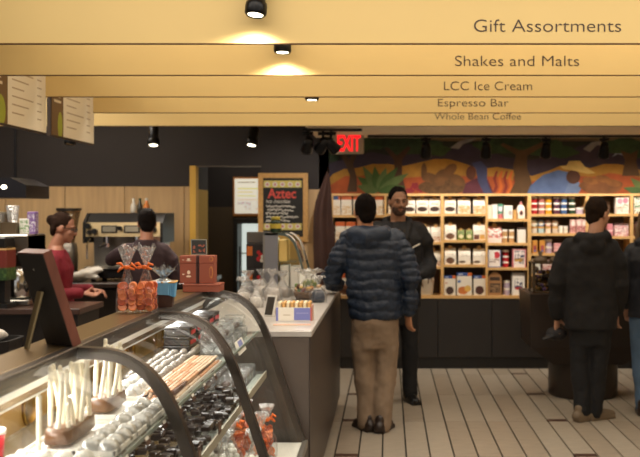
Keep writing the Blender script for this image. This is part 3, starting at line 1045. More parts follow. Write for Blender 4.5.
# ------------------------------------------------------------------ pedestal bin on the right
PC = Vector(((584 - VX) * 8.3 / F, 8.35, 0))
ped = thing('display_pedestal', 'dark round pedestal carrying a flared display tray', 'pedestal', PC)
brown_lam = M('espresso_laminate', '2B211B', .4, var=.1)
B().lathe([(.001, 0), (.29, 0), (.30, .01), (.30, .80), (.001, .80)], seg=40).build('column', brown_lam, ped, True)
x0 = (527 - 584) * 8.2 / F
rs = []
for z, hx0, hx1, hy in ((.30, -.30, .30, .26), (.45, -.50, .5, .30), (.90, -.515, .515, .34), (.905, -.515, .515, .34)):
    rs.append([Vector((hx0, -hy, z)), Vector((hx1, -hy, z)), Vector((hx1, hy, z)), Vector((hx0, hy, z))])
B().rings(rs).build('tray', brown_lam, ped)
gb = thing('sweet_bin', 'brown-framed glass bin of wrapped sweets on the dark pedestal', 'sweet bin', PC + Vector((-.315, -.08, .906)))
bw = .145
for sx_ in (-1, 1):
    for sy_ in (-1, 1):
        B().box((sx_ * bw, sy_ * .12, .13), (.02, .02, .26)).build('post', M('bin_frame', '4A3A24', .5), gb)
B().mm(-bw - .01, bw + .01, -.13, .13, 0, .012).build('bottom', M('bin_frame', '', .5), gb)
B().mm(-bw + .01, bw - .01, -.128, -.124, .012, .25).build('pane', clear, gb)
B().mm(-bw + .01, bw - .01, .124, .128, .012, .25).build('pane', clear, gb)
B().mm(-bw - .004, -bw, -.11, .11, .012, .25).build('pane', clear, gb)
B().mm(bw, bw + .004, -.11, .11, .012, .25).build('pane', clear, gb)
for cx in (-.07, .07):
    B().lathe([(.001, .26), (.062, .26), (.066, .275), (.05, .30), (.02, .312), (.012, .32), (.022, .335), (.014, .352), (.001, .354)], (cx, 0, 0), 16).build('lid', M('bin_lid', '6A5A48', .4), gb, True)
B().mm(-bw - .01, bw + .01, -.13, .13, .25, .26).build('top_rim', M('bin_frame', '', .5), gb)
cd = B().ell((0, 0, 0), (.024, .018, .016), 8, 6).mesh('wrapped_sweet', M('sweet_gold', '8A6A34', .3, metal=.5), True)
cd2 = B().ell((0, 0, 0), (.024, .018, .016), 8, 6).mesh('wrapped_sweet', M('sweet_dark', '3A2A22', .35), True)
cd3 = B().ell((0, 0, 0), (.024, .018, .016), 8, 6).mesh('wrapped_sweet', M('sweet_violet', '5A4470', .35), True)
r_ = random.Random(2)
for k in range(110):
    lz = k // 22
    o = put('wrapped_sweet', r_.choice((cd, cd, cd2, cd2, cd3)), None, PC + Vector((-.315 + r_.uniform(-.105, .105), -.08 + r_.uniform(-.085, .085), .906 + .030 + lz * .036)), (r_.uniform(-.4, .4), r_.uniform(-.4, .4), r_.uniform(0, 3)))
    nm = {cd: 'gold', cd2: 'dark brown', cd3: 'violet'}[o.data]
    tag(o, 'small %s wrapped sweet inside the glass bin' % nm, 'sweet', '%s sweets in the bin' % nm)

# ------------------------------------------------------------------ curved glass display case
FR = [1.55, 2.78, 3.78, 4.80]
PROF = [(-.925, 1.206), (-.899, 1.206), (-.839, 1.204), (-.795, 1.200), (-.768, 1.193), (-.727, 1.172), (-.687, 1.140), (-.655, 1.102), (-.627, 1.055), (-.605, 1.008), (-.588, .962), (-.562, .885), (-.536, .806), (-.490, .670), (-.409, .428)]


def resample(pr, n):
    d = [0]
    for a, c in zip(pr, pr[1:]):
        d.append(d[-1] + (Vector(c) - Vector(a)).length)
    out = []
    for i in range(n):
        t = d[-1] * i / (n - 1)
        for k in range(len(d) - 1):
            if d[k] <= t <= d[k + 1] + 1e-9:
                q = (t - d[k]) / (d[k + 1] - d[k])
                out.append(tuple(Vector(pr[k]).lerp(Vector(pr[k + 1]), q)))
                break
    return out


PR = resample(PROF, 40)
for _ in range(3):
    PR = [PR[0]] + [tuple((Vector(PR[i - 1]) + Vector(PR[i]) * 2 + Vector(PR[i + 1])) / 4) for i in range(1, 39)] + [PR[-1]]
case = thing('display_case', 'long curved glass display case of chocolates with bronze arch frames', 'display case', (0, 0, 0))
bronze = M('case_bronze', '4E4640', .38, metal=.7, var=.05)
deckm = M('deck_gold_bronze', '8A7352', .32, metal=.75, var=.06, scale=4)
gold = M('back_gold', 'C99E55', .42, metal=.25, var=.06, scale=2, stretch=(3, 3, .5))
CB = -1.065
B().mm(CB, -.42, FR[0], FR[3], 0, .09).build('plinth', black_lam, case)
B().mm(CB, -.405, FR[0], FR[3], .09, .415).build('base_panel', M('case_base', '4A3F38', .5, var=.08), case)
B().mm(CB + .03, -.43, FR[0] + .02, FR[3] - .02, .415, .44).build('bottom_deck', M('deck_white', 'DAD6CC', .5), case)
B().mm(-.43, -.405, FR[0], FR[3], .415, .45).build('front_sill', M('sill_alu', '9A968E', .35, metal=.8), case)
B().mm(CB, -.935, FR[0], FR[3], 1.115, 1.208, bev=.003).build('top_deck', deckm, case)
B().mm(-.935, -.905, FR[0], FR[3], 1.165, 1.209, bev=.003).build('top_rail', bronze, case)
for y in FR:
    B().sheet([(p[0], p[1]) for p in PR], y - .016, y + .016, -.034).build('arch_frame', bronze, case, False)
for i in range(3):
    B().sheet([(p[0] - .012 * 0, p[1] - .006) for p in PR[1:]], FR[i] + .0165, FR[i + 1] - .0165, -.006).build('curved_glass', clear, case, True)
# far and near end panes
for y in (FR[0], FR[3]):
    poly = [(p[0] - .018, p[1] - .03) for p in PR[2:]] + [(CB + .02, .44), (CB + .02, 1.11)]
    B().prism(poly, 1, y - .003, y + .003).build('end_pane', clear, case)
# lamp under the deck
B().prism([(-.915, 1.163), (-.94, 1.163), (-.985, 1.098), (-.96, 1.098)], 1, FR[0] + .02, FR[3] - .02).build('lamp_diffuser', M('diffuser_lit', 'E6E4DA', .4, emit=.12), case)
B().mm(-1.03, -.985, FR[0] + .02, FR[3] - .02, 1.098, 1.114).build('lamp_housing', M('lamp_white', 'E8E6E0', .4), case)
area('case_lamp_light', (-.925, (FR[0] + FR[3]) / 2, 1.125), .05, FR[3] - FR[0] - .2, 9.5, (1, .95, .87), (0, math.radians(-50), 0))
# sliding gold doors at the back with round pulls
bd = [FR[0] + .02, 2.12, 2.66, 3.2, 3.74, 4.28, FR[3] - .02]
for i in range(6):
    d = B().mm(CB + .012 + (i % 2) * .012, CB + .022 + (i % 2) * .012, bd[i] + (-.03 if i else 0), bd[i + 1], .46, 1.098).build('back_door', gold, case)
    yy = bd[i] + .10
    zc = 1.035
    xb = CB + .022 + (i % 2) * .012
    B().rings([[Vector((xb, yy + .055 * r * math.cos(t * PI / 12), zc + .055 * r * math.sin(t * PI / 12))) + Vector((h, 0, 0)) for t in range(24)] for r, h in ((1, 0), (.98, .008), (.86, .009), (.82, .002), (.3, .002))]).build('finger_pull', M('brass_pull', 'A8823C', .3, metal=.9), d, True)
# shelves with front rails
UZ, MZ, BZ = 1.0, .80, .44
gl_sh = GLASS('shelf_glass', (.93, .96, .94), .05, .05, haze=.06)
rail_m = M('price_rail', 'A8A08E', .5, var=.06)
for z, xf in ((UZ, -.655), (MZ, -.615)):
    s = B().mm(CB + .05, xf, FR[0] + .03, FR[3] - .03, z - .008, z).build('glass_shelf', gl_sh, case)
    B().mm(xf, xf + .006, FR[0] + .03, FR[3] - .03, z - (.030 if z == MZ else .008), z + .004).build('price_rail', rail_m if z == MZ else M('shelf_edge', '8A948C', .3), s)
    for y in (FR[0] + .05, FR[1] + .1, FR[2] + .1, FR[3] - .1):
        B().mm(CB + .035, xf - .05, y - .004, y + .004, z - .03, z - .008).build('bracket', steel, s)
for z, xf in ((UZ, -.665), (MZ, -.625)):
    B().mm(xf - .03, xf, FR[0] + .06, FR[3] - .06, z - .018, z - .0085).build('shelf_fill_strip', M('lamp_white', '', .4), case)  # strip added under the shelf to go with its fill light
    area('shelf_fill_light', (xf - .015, (FR[0] + FR[3]) / 2, z - .02), .025, FR[3] - FR[0] - .2, 5, (1, .95, .87), (0, math.radians(12), 0))  # added fill to brighten the middle shelf and bottom deck
rr = random.Random(21)


def chocs(nm, me, spots, label, cat, group, jit=.2, tilt=.15):
    for (x, y, z) in spots:
        o = put(nm, me, None, (x + rr.uniform(-.003, .003), y + rr.uniform(-.004, .004), z), (rr.uniform(-tilt, tilt), rr.uniform(-tilt, tilt), rr.uniform(-jit, jit)))
        o.scale = [rr.uniform(.82, 1.08)] * 3
        tag(o, label, cat, group)


# ---- upper shelf: trays of white dipped rods
trayw = M('tray_white', 'ECE8E0', .35)
rodm = M('rod_white_choc', 'F2E9D2', .4, var=.05)


def tray(x, y, sx_, sy_, z, label, group=None, mat=trayw):
    root = thing('serving_tray', label, 'tray', (x, y, z + .0005), 0, group)
    B().mm(-sx_ / 2, sx_ / 2, -sy_ / 2, sy_ / 2, 0, .004).build('plate', mat, root)
    rim = B()
    for a in ((-sx_ / 2, -sx_ / 2 + .004, -sy_ / 2, sy_ / 2), (sx_ / 2 - .004, sx_ / 2, -sy_ / 2, sy_ / 2), (-sx_ / 2, sx_ / 2, -sy_ / 2, -sy_ / 2 + .004), (-sx_ / 2, sx_ / 2, sy_ / 2 - .004, sy_ / 2)):
        rim.mm(a[0], a[1], a[2], a[3], .004, .014)
    rim.build('rim', mat, root)
    return z + .0045


choc = M('milk_choc', '4A2E20', .35, var=.2, scale=30, bump=.2, bscale=60)
dchoc = M('dark_choc', '241A17', .3, var=.25, scale=30, bump=.25, bscale=60, coat=.3)
whitec = M('white_coating', 'DCD8CE', .45, var=.10, scale=25, bump=.4, bscale=50)


def rod_block(cx, cy, n, sxx, syy, h, lab, grp):
    blk = thing('rod_holder', lab, 'chocolate block', (cx, cy, UZ + .015))
    B().stack([(0, 0, 0, sxx / 2, syy / 2), (.032, 0, 0, sxx / 2 * .96, syy / 2 * .96), (.036, 0, 0, sxx / 2 * .9, syy / 2 * .9)], power=5).build('block', M('block_caramel', '6A4A32', .35, var=.3, scale=40, bump=.3), blk, True)
    for k in range(n):
        x = cx + sxx * (.40 * math.sin(k * 2.4))
        y = cy - syy * .42 + syy * .84 * (k + .5) / n
        L = h * rr.uniform(.9, 1.04)
        lean = Vector((rr.uniform(-.14, .14), rr.uniform(-.22, .22), 1)).normalized()
        bb = B()
        bb.limb([(0, 0, 0), lean * L * .5, lean * L], [.0062, .0066, .006], 10)
        o = bb.build('dipped_rod', rodm, None, True, loc=(x, y, UZ + .054))
        tag(o, 'white dipped pretzel rod standing in ' + grp.replace('dipped rods in ', ''), 'pretzel rod', grp)


tray(-.835, 2.5, .13, .34, UZ, 'white tray under the front block of dipped rods')
rod_block(-.835, 2.50, 14, .075, .24, .145, 'caramel block holding the front cluster of dipped rods', 'dipped rods in the front cluster')
tray(-.845, 2.87, .13, .26, UZ, 'white tray under the rear block of dipped rods')
rod_block(-.845, 2.87, 9, .07, .20, .145, 'caramel block holding the rear cluster of dipped rods', 'dipped rods in the rear cluster')
tag(B().limb([(0, 0, 0), (.004, -.01, .13)], [.0062, .006], 10).build('dipped_rod', rodm, None, True, loc=(-.845, 2.30, UZ + .024)), 'single white dipped rod standing apart from the clusters', 'pretzel rod')
# crumbly white clusters at the near tray
tray(-.80, 2.18, .22, .22, UZ, 'white tray of crumbly pale clusters')
lump = B()
lump.ell((0, 0, .014), (.022, .024, .017), 12, 8)
lm = lump.mesh('cluster', whitec, True)
for v in lm.vertices:
    v.co += v.normal * .006 * noise.noise(v.co * 70)
chocs('coconut_cluster', lm, [(-.87 + .05 * i, 2.10 + .05 * j, UZ + .005) for i in range(4) for j in range(4)], 'crumbly white cluster on the near white tray', 'sweet', 'white clusters on the near tray', 3)
# grey-white mounds in rows towards the front of the shelf
md = B()
md.lathe([(.001, .034), (.012, .032), (.022, .024), (.027, .012), (.028, 0), (.001, 0)], seg=14)
mdm = md.mesh('mound', M('mound_silver', 'B9B8B4', .25, metal=.35, var=.15, bump=.3), True)
tray(-.853, 3.16, .135, .30, UZ, 'white tray of silvery wrapped mounds')
chocs('wrapped_mound', mdm, [(-.875 + .047 * i, 3.045 + .056 * j, UZ + .005) for i in range(2) for j in range(5)], 'silvery foil mound on the white tray', 'sweet', 'silvery mounds on the tray', 3)
tray(-.717, 2.62, .10, .60, UZ, 'white tray of grey dusted sweets beside the dipped rods')
chocs('wrapped_mound', mdm, [(-.738 + .046 * i, 2.36 + .056 * j, UZ + .005) for i in range(2) for j in range(10)], 'silvery foil mound beside the dipped rods', 'sweet', 'silvery mounds beside the rods', 3)
# truffles in white cups behind the wafers
tf = B()
tf.ell((0, 0, .017), (.016, .016, .0165), 12, 8)
tfm = tf.mesh('truffle', choc, True)
tfs = B()
tfs.ell((0, 0, .017), (.016, .016, .0165), 12, 8)
tfsm = tfs.mesh('truffle', M('truffle_grey', '8E8780', .3, metal=.4, var=.3, scale=40), True)
chocs('truffle', tfsm, [(-.92 + .037 * i, 3.34 + .04 * j, UZ + .0005) for i in range(4) for j in range(34)], 'pale silvery truffle in the upper shelf rows', 'truffle', 'silvery truffles on the upper shelf', 3)
# orange-cream wafer sticks lying along the shelf
wf = B()
wf.box((0, 0, .004), (.010, .17, .008), bev=.0015)
wfm = wf.mesh('wafer_stick', M('wafer_peach', 'D8A27E', .5, var=.25, scale=50, bump=.3), False)
wf = B()
wf.box((0, 0, .004), (.010, .17, .008), bev=.0015)
wfm2 = wf.mesh('wafer_stick', M('wafer_cream', 'E6CDB4', .5, var=.2, scale=50), False)
wf = B()
wf.box((0, 0, .004), (.010, .17, .008), bev=.0015)
wfm3 = wf.mesh('wafer_stick', M('wafer_choc', '5A3426', .5, var=.2, scale=50), False)
tray(-.72, 3.36, .125, .80, UZ, 'white tray of layered wafer sticks')
for lz in range(4):
    for j in range(4):
        for i in range(8 - lz // 2):
            me = rr.choice((wfm, wfm2, wfm, wfm2, wfm3))
            c = {wfm: 'peach', wfm2: 'cream', wfm3: 'chocolate'}[me]
            o = put('wafer_stick', me, None, (-.772 + lz * .004 + .0145 * i, 3.08 + .186 * j + rr.uniform(-.004, .004), UZ + .005 + lz * .0085), (0, 0, rr.uniform(-.02, .02)))
            tag(o, '%s coloured wafer stick in the layered pile' % c, 'wafer', '%s wafer sticks in the pile' % c)
# third bay upper shelf: black trays with red tags, clear clamshells
for j in range(5):
    y = 4.02 + .14 * j
    for lz in range(3):
        r0 = thing('black_sweet_box', 'flat black box of chocolates with a red band, %s of its stack' % ('bottom', 'middle', 'top')[lz], 'box', (-.88, y, UZ + .0005 + lz * .040), rr.uniform(-.06, .06), 'black boxes with red bands')
        B().mm(-.055, .055, -.055, .055, 0, .028, bev=.003).build('box_body', M('matt_black', '1C1A1A', .5), r0)
        B().mm(-.057, .057, -.057, .057, .028, .039, bev=.003).build('box_lid', M('matt_black', '', .5), r0)
        B().mm(.0555, .058, -.04, .04, .006, .022).build('price_tag', M('tag_red', 'C8242C', .5), r0)
    r2 = thing('clear_clamshell', 'clear plastic clamshell of pale sweets stacked upon another', 'clamshell', (-.74, y, UZ + .0515), .1, 'upper clear clamshells')
    B().mm(-.05, .05, -.06, .06, .0, .05, bev=.008).build('shell', GLASS('clamshell_plastic', (.96, .97, .97), .10, .08, bump=.8, bscale=50, haze=.10), r2)
    for q in range(6):
        B().ell((-.025 + .05 * (q % 2), -.038 + .038 * (q // 2), .018), (.018, .016, .014), 10, 6).build('sweet', (choc, M('pale_sweet', 'A8AAA8', .4, var=.2))[(q + j) % 2], r2, True)
    r1 = thing('clear_clamshell', 'clear plastic clamshell of pale sweets', 'clamshell', (-.735, y, UZ + .0005), 0, 'clear clamshells on the upper shelf')
    B().mm(-.05, .05, -.06, .06, .0, .05, bev=.008).build('shell', GLASS('clamshell_plastic', (.96, .97, .97), .12, .08, bump=.8, bscale=50, haze=.12), r1)
    for q in range(6):
        B().ell((-.025 + .05 * (q % 2), -.038 + .038 * (q // 2), .018), (.018, .016, .014), 10, 6).build('sweet', M('pale_sweet', 'A8AAA8', .4, var=.2), r1, True)
# price cards on the upper shelf edge
for j in range(7):
    y = 2.35 + .2 * j
    o = thing('price_card', 'small brown and white price card on the glass shelf edge', 'price card', (-.651, y, UZ - .005), 0, 'price cards on the shelf edge')
    B(Matrix.Rotation(math.radians(-25), 4, 'Y')).mm(.0, .002, -.022, .022, -.022, .012).build('card', M('card_brown', '4A2E22', .6), o)
    B(Matrix.Rotation(math.radians(-25), 4, 'Y')).mm(.002, .0028, -.016, .016, -.008, .002).build('print', white_p, o)
o = thing('blue_price_card', 'lilac and white card leaning on the third bay shelf', 'price card', (-.655, 4.25, UZ - .03))
B(Matrix.Rotation(math.radians(-22), 4, 'Y')).mm(.004, .008, -.10, .10, 0, .06).build('card', white_p, o)
B(Matrix.Rotation(math.radians(-22), 4, 'Y')).mm(.008, .0088, -.04, .06, .02, .055).build('print', M('lilac_print', '8A8FC8', .6), o)
# ---- middle shelf: dark chocolate squares, piled
sqm = B().box((0, 0, .011), (.036, .036, .022), bev=.004).mesh('square', dchoc)
spots = []
for i in range(6):
    for j in range(36):
        y = 2.55 + .045 * j + rr.uniform(-.006, .006)
        x = -.89 + .05 * i + rr.uniform(-.005, .005)
        spots.append((x, y, MZ + .0005 + (.0235 if rr.random() < .35 else 0)))
chocs('dark_chocolate', sqm, spots, 'dark chocolate square on the middle glass shelf', 'chocolate', 'dark chocolate squares on the middle shelf', .5, .06)
for j in range(4):
    y = 4.3 + .12 * j
    for i in range(2):
        o = thing('clear_clamshell', 'clear clamshell of dark sweets on the middle shelf', 'clamshell', (-.84 + .13 * i, y, MZ + .0005), 0, 'clear clamshells on the middle shelf')
        B().mm(-.055, .055, -.055, .055, 0, .05, bev=.008).build('shell', MATS['clamshell_plastic'], o)
        for q in range(4):
            B().ell((-.025 + .05 * (q % 2), -.025 + .05 * (q // 2), .018), (.02, .018, .015), 10, 6).build('sweet', choc, o, True)
# brown price cards standing on the rail
for y in (3.05, 3.42, 3.9):
    o = thing('price_card', 'dark price card standing on the middle shelf rail', 'price card', (-.607, y, MZ + .004), 0, 'price cards on the middle rail')
    B().mm(0, .003, -.024, .024, 0, .045).build('card', M('card_brown', '', .6), o)
    B().mm(.003, .0035, -.016, .016, .012, .03).build('print', M('card_print', '8A7060', .6), o)
# ---- bottom deck: truffles in silver cups, bags with orange bows
bt = B()
bt.ell((0, 0, .024), (.024, .024, .023), 12, 8)
btm = bt.mesh('truffle', M('truffle_glossy', '57483E', .15, metal=.5, var=.4, scale=30), True)
spots = [(-.86 + .055 * i + rr.uniform(-.006, .006), 3.0 + .06 * j, BZ + .0005) for i in range(8) for j in range(16)]
chocs('truffle', btm, spots, 'glossy brown truffle on the white bottom deck', 'truffle', 'glossy truffles on the bottom deck', 3)


# ------------------------------------------------------------------ cellophane bags
def film_bag(root, wd, dp, h, neck, top, mat, seed, name='bag_film'):
    """square-bottom clear bag gathered at the neck with a fanned tuft above"""
    q = random.Random(seed)
    rs = []
    seg = 28
    for z, s, ruf, pw in ((0, .96, 0, 6), (h * .03, 1, .01, 6), (h * .45, 1.02, .02, 5), (h * .62, .95, .05, 4), (h * .76, .62, .12, 3), (neck, .20, .2, 2), (neck + .01, .2, .2, 2), (neck + .03, .42, .28, 2), (neck + .06, .66, .3, 2), (top, .82, .34, 2)):
        r = []
        for j in range(seg):
            t = 2 * PI * j / seg
            c, s_ = math.cos(t), math.sin(t)
            e = 2 / pw
            rad = 1 + ruf * (math.sin(j * PI * .5 + seed) * .6 + q.uniform(-.4, .4))
            zz = z + (q.uniform(-.02, .012) if z == top else 0)
            r.append(Vector((wd / 2 * s * rad * math.copysign(abs(c) ** e, c), dp / 2 * s * rad * (.75 if z > neck else 1) * math.copysign(abs(s_) ** e, s_), zz)))
        rs.append(r)
    for part, sl, m_ in ((name, rs[:6], mat), ('film_tuft', rs[5:], GLASS('cellophane_tuft', (.97, .97, .97), .10, .12, bump=1.0, bscale=60, haze=.16, fres=.6))):
        bb = B()
        rows = [[bb.v(p) for p in r] for r in sl]
        for a, c in zip(rows, rows[1:]):
            for i in range(seg):
                j = (i + 1) % seg
                bb.face((a[i], a[j], c[j], c[i]))
        if part == name:
            bb.face(list(reversed(rows[0])))
        bb.build(part, m_, root, True)


def bow(root, z, mat, r=.012, sp=.038, seed=0):
    q = random.Random(seed)
    bb = B()
    bb.rings([[Vector((r * math.cos(2 * PI * j / 16), r * math.sin(2 * PI * j / 16), zz)) for j in range(16)] for zz in (z - .006, z + .006)])
    for a in (.35, 2.75, -.7, 3.75):
        c, s = math.cos(a), math.sin(a)
        pts = [(r * c, -r, z), (sp * .6 * c, -r - .012, z + .018 * s + .008), (sp * c, -r - .006, z + .02 * s + q.uniform(-.01, .01))]
        bb.limb(pts, [.003, .0065, .004], 8, True, ((0, 0, 1), 1.0))
    bb.ell((0, -r - .004, z), (.011, .008, .009), 10, 6)
    return bb.build('ribbon_bow', mat, root, True)


DZ_ = 1.2085
orange_foil = M('foil_orange', 'F58A48', .4, metal=.0, var=.15, scale=40, coat=.3)
copper_foil = M('foil_copper', 'C85A28', .35, metal=.1, var=.25, scale=40)
rib_or = M('ribbon_orange', 'E06A1E', .4)
coin = B().lathe([(.001, -.0035), (.0135, -.0035), (.0165, -.001), (.0165, .001), (.0145, .0035), (.0115, .0035), (.0105, .0018), (.001, .0018)], seg=14).mesh('foil_coin', orange_foil, False)
coin2 = coin.copy()
coin2.materials.clear()
coin2.materials.append(copper_foil)
for bi, (px, sd) in enumerate(((127, 1), (146, 5))):
    Y = 3.70 + bi * .02
    p = at(px, 312, Y)
    root = thing('treat_bag', ('cellophane bag of orange foil coins beside the framed sign', 'cellophane bag of orange foil coins next to the blue cup')[bi], 'treat bag', (p.x, Y, DZ_ + .001), .12 - .3 * bi)
    film_bag(root, .080, .066, .15, .175, .262, cello, sd)
    bow(root, .176, rib_or, seed=sd)
    q = random.Random(sd)
    for row in range(5):
        for dep, yy in enumerate((-.021, .001, .022)):
            for cx in ((-.0195, .0195) if (row + dep) % 2 else (-.013, .022)):
                tl_ = q.uniform(1.0, 1.75) if dep == 0 else q.uniform(.7, 2.0)
                put('foil_coin', q.choice((coin, coin, coin2)), root, (cx + q.uniform(-.002, .002), yy + q.uniform(-.003, .003), .021 + .0205 * row + q.uniform(-.002, .002)), (tl_, q.uniform(-.15, .15), q.uniform(-.45, .45)))
# cup with blue fluted liner
p = at(164.5, 307, 3.92)
root = thing('gift_cup', 'brown gift box with a blue fluted band and cellophane top', 'gift box', (p.x - .004, 3.92, DZ_ + .001), .1)
B().stack([(0, 0, 0, .038, .034), (.055, 0, 0, .044, .039), (.095, 0, 0, .048, .043)], power=7).build('cup', M('cup_brown', '3E2418', .5, var=.1), root, False)
fl_ = B()
seg = 72
rs = []
for z, s in ((.052, .046), (.085, .0495), (.102, .052)):
    rs.append([Vector(((s + .0018 * (j % 2)) * math.copysign(abs(math.cos(2 * PI * j / seg)) ** .3, math.cos(2 * PI * j / seg)), (s * .9 + .0018 * (j % 2)) * math.copysign(abs(math.sin(2 * PI * j / seg)) ** .3, math.sin(2 * PI * j / seg)), z - (.012 * math.cos(2 * PI * j / seg) if z == .052 else 0))) for j in range(seg)])
fl_.rings(rs).build('fluted_band', M('band_blue', '6AA6CC', .5), root)
tr = B()
for j in range(44):
    t = 2 * PI * j / 44
    tr.ell((.050 * math.copysign(abs(math.cos(t)) ** .3, math.cos(t)), .045 * math.copysign(abs(math.sin(t)) ** .3, math.sin(t)), .103), (.006, .006, .005), 6, 4)
tr.build('scalloped_trim', M('trim_cream', 'C89A58', .6), root, True)
bb = B()
q = random.Random(8)
rs = []
for z, s in ((.100, .045), (.118, .012), (.125, .012), (.145, .03), (.168, .045)):
    rs.append([Vector((s * (1 + .35 * math.sin(j * 1.9)) * math.cos(2 * PI * j / 22), s * (1 + .3 * math.sin(j * 2.3)) * math.sin(2 * PI * j / 22), z + (q.uniform(-.02, .01) if z > .16 else 0))) for j in range(22)])
rows = [[bb.v(p_) for p_ in r] for r in rs]
for a, c in zip(rows, rows[1:]):
    for i in range(22):
        bb.face((a[i], a[(i + 1) % 22], c[(i + 1) % 22], c[i]))
bb.build('cellophane_tuft', cello, root, True)
# framed sign on a wire stand, seen from behind
p = at(66, 345, 2.78)
th = math.radians(35)
root = thing('framed_sign', 'dark framed sign propped on a stand on the bronze deck', 'sign', (-.958, 2.80, DZ_ + .001), -th)
tl = Matrix.Rotation(math.radians(20), 4, 'X')      # local +Y is the side the sign faces; the top leans back
Wd, Hh, Tt = .122, .295, .030
bk = M('sign_back_black', '26221F', .6, var=.15)
fr_r = M('frame_mahogany', '7A4A3E', .4, var=.15, scale=8, stretch=(6, 6, 1))
B(tl).mm(-Wd / 2 + .001, Wd / 2 - .001, -.0125, -.0101, .001, Hh - .004).build('back_board', bk, root)
f = B(tl)
for a in ((-Wd / 2, -Wd / 2 + .014, 0, Hh), (Wd / 2 - .014, Wd / 2, 0, Hh), (-Wd / 2 + .014, Wd / 2 - .014, 0, .014), (-Wd / 2 + .014, Wd / 2 - .014, Hh - .014, Hh)):
    B(tl).mm(a[0], a[1], -.010, Tt - .010, a[2], a[3]).build('frame_rail', fr_r, root)
f.bm.free()
B(tl).cyl((0, -.0155, Hh - .05), (0, -.0125, Hh - .05), .003, seg=10).build('screw', chrome, root)
a0 = tl @ Vector((0, -.0165, Hh * .60))
B().limb([a0, (0, a0.y - .045, .0), ], [.007, .005], 8, False, ((1, 0, 0), 2.2)).build('prop_leg', M('prop_brass', '9A8660', .35, metal=.7), root)
B(tl).mm(-Wd / 2 + .02, Wd / 2 - .02, .0081, .0095, .02, Hh - .02).build('sign_sheet', white_p, root)
# red-brown gift boxes at the far end of the deck
gbx = PRINT('box_russet', '8E4A36', [('r', .9, 1, 0, 1, '3E2420'), ('e', .5, .55, .09, .1, 'E8D0B8', .4), ('e', .5, .35, .14, .05, 'E8D0B8', .6), ('e', .2, .45, .07, .03, 'E8D0B8', .6)], .45)
gbx2 = PRINT('box_russet2', '8E4A36', [('r', 0, .08, 0, 1, '3E2420'), ('e', .82, .55, .12, .3, 'B8743A', .2), ('e', .8, .55, .08, .22, '8E4A36', .2)], .45)
Yb = 4.70


def gift(x0, x1, yt, yb, mat, label, dep=.1, z0=None):
    a, c = at(x0, yb, Yb), at(x1, yt, Yb)
    z0 = DZ_ + .001 if z0 is None else z0
    h = (yb - yt) * Yb / F
    r = thing('gift_box', label, 'gift box', ((a.x + c.x) / 2, Yb, z0))
    wd = c.x - a.x
    B().mm(-wd / 2, wd / 2, -dep / 2, dep / 2, 0, h * .72, bev=.002).build('box_base', mat, r)
    B().mm(-wd / 2 - .001, wd / 2 + .001, -dep / 2 - .001, dep / 2 + .001, h * .72, h - .0005, bev=.002).build('box_lid', mat, r)
    return z0 + h


zt = gift(185.5, 222, 280.5, 288.5, M('russet_plain', '8E4A36', .45), 'flat russet gift box under two upright ones', .13)
gift(181.5, 199.3, 253, 280.5, gbx, 'upright russet gift box with white floral print', .08, zt + .001)
gift(199.8, 215.5, 253, 280.5, gbx2, 'upright russet gift box with a gold swirl', .08, zt + .001)
pz = zt + (280.5 - 253) * Yb / F + .002
r = thing('photo_card', 'small glossy card standing behind the russet boxes', 'card', at(199, 253.5, Yb + .02).to_tuple()[:2] + (pz,))
B(Matrix.Rotation(.1, 4, 'X')).mm(-.04, .04, 0, .004, 0, .078).build('card', PRINT('p_photo', '8A8A80', [('r', .06, .94, .06, .94, '3A3A36'), ('n', .12, .88, .15, .65, '9A5A48', 4, .5)], .25), r)

# bagged treats with orange bows on the case's bottom deck
for i, (x, y, sd) in enumerate(((-.575, 4.50, 3), (-.575, 4.32, 4), (-.70, 4.42, 6), (-.70, 4.62, 9))):
    r = thing('treat_bag', 'small cellophane bag of copper foil sweets on the bottom deck', 'treat bag', (x, y, BZ + .001), sd, 'treat bags on the bottom deck')
    film_bag(r, .075, .06, .12, .14, .19, cello, sd)
    bow(r, .141, rib_or, .011, .032, sd)
    r.scale = (1.25, 1.25, 1.25)
    q = random.Random(sd)
    for k in range(26):
        put('foil_sweet', q.choice((coin2, coin2, coin)), r, (q.uniform(-.02, .02), q.uniform(-.015, .015), .01 + k * .0038), (q.uniform(0, 1.5), q.uniform(-.5, .5), q.uniform(0, 6)))
wtm = M('white_treat', 'E0DDD2', .4, var=.15, bump=.5)
for i, (x, y) in enumerate(((-.70, 4.04), (-.575, 4.06), (-.82, 4.2), (-.84, 4.4), (-.70, 4.24), (-.84, 4.6))):
    r = thing('treat_bag', 'small cellophane bag of white sweets on the bottom deck', 'treat bag', (x, y, BZ + .001), i, 'white treat bags on the bottom deck')
    r.scale = (1.25, 1.25, 1.25)
    film_bag(r, .08, .06, .11, .13, .18, cello, i + 20)
    q = random.Random(i)
    for k in range(14):
        B().ell((q.uniform(-.022, .022), q.uniform(-.015, .015), .014 + .006 * k), (.013, .013, .012), 8, 6).build('sweet', wtm, r, True)
r = thing('candy_cup', 'red tub with a white rim on the upper shelf near end', 'tub', (-.945, 2.27, UZ + .001))
B().lathe([(.001, 0), (.024, 0), (.028, .07), (.001, .07)]).build('tub', M('tub_bright_red', 'C02430', .4), r, True)
B().lathe([(.026, .07), (.030, .07), (.030, .08), (.001, .082)]).build('lid', white_p, r, True)

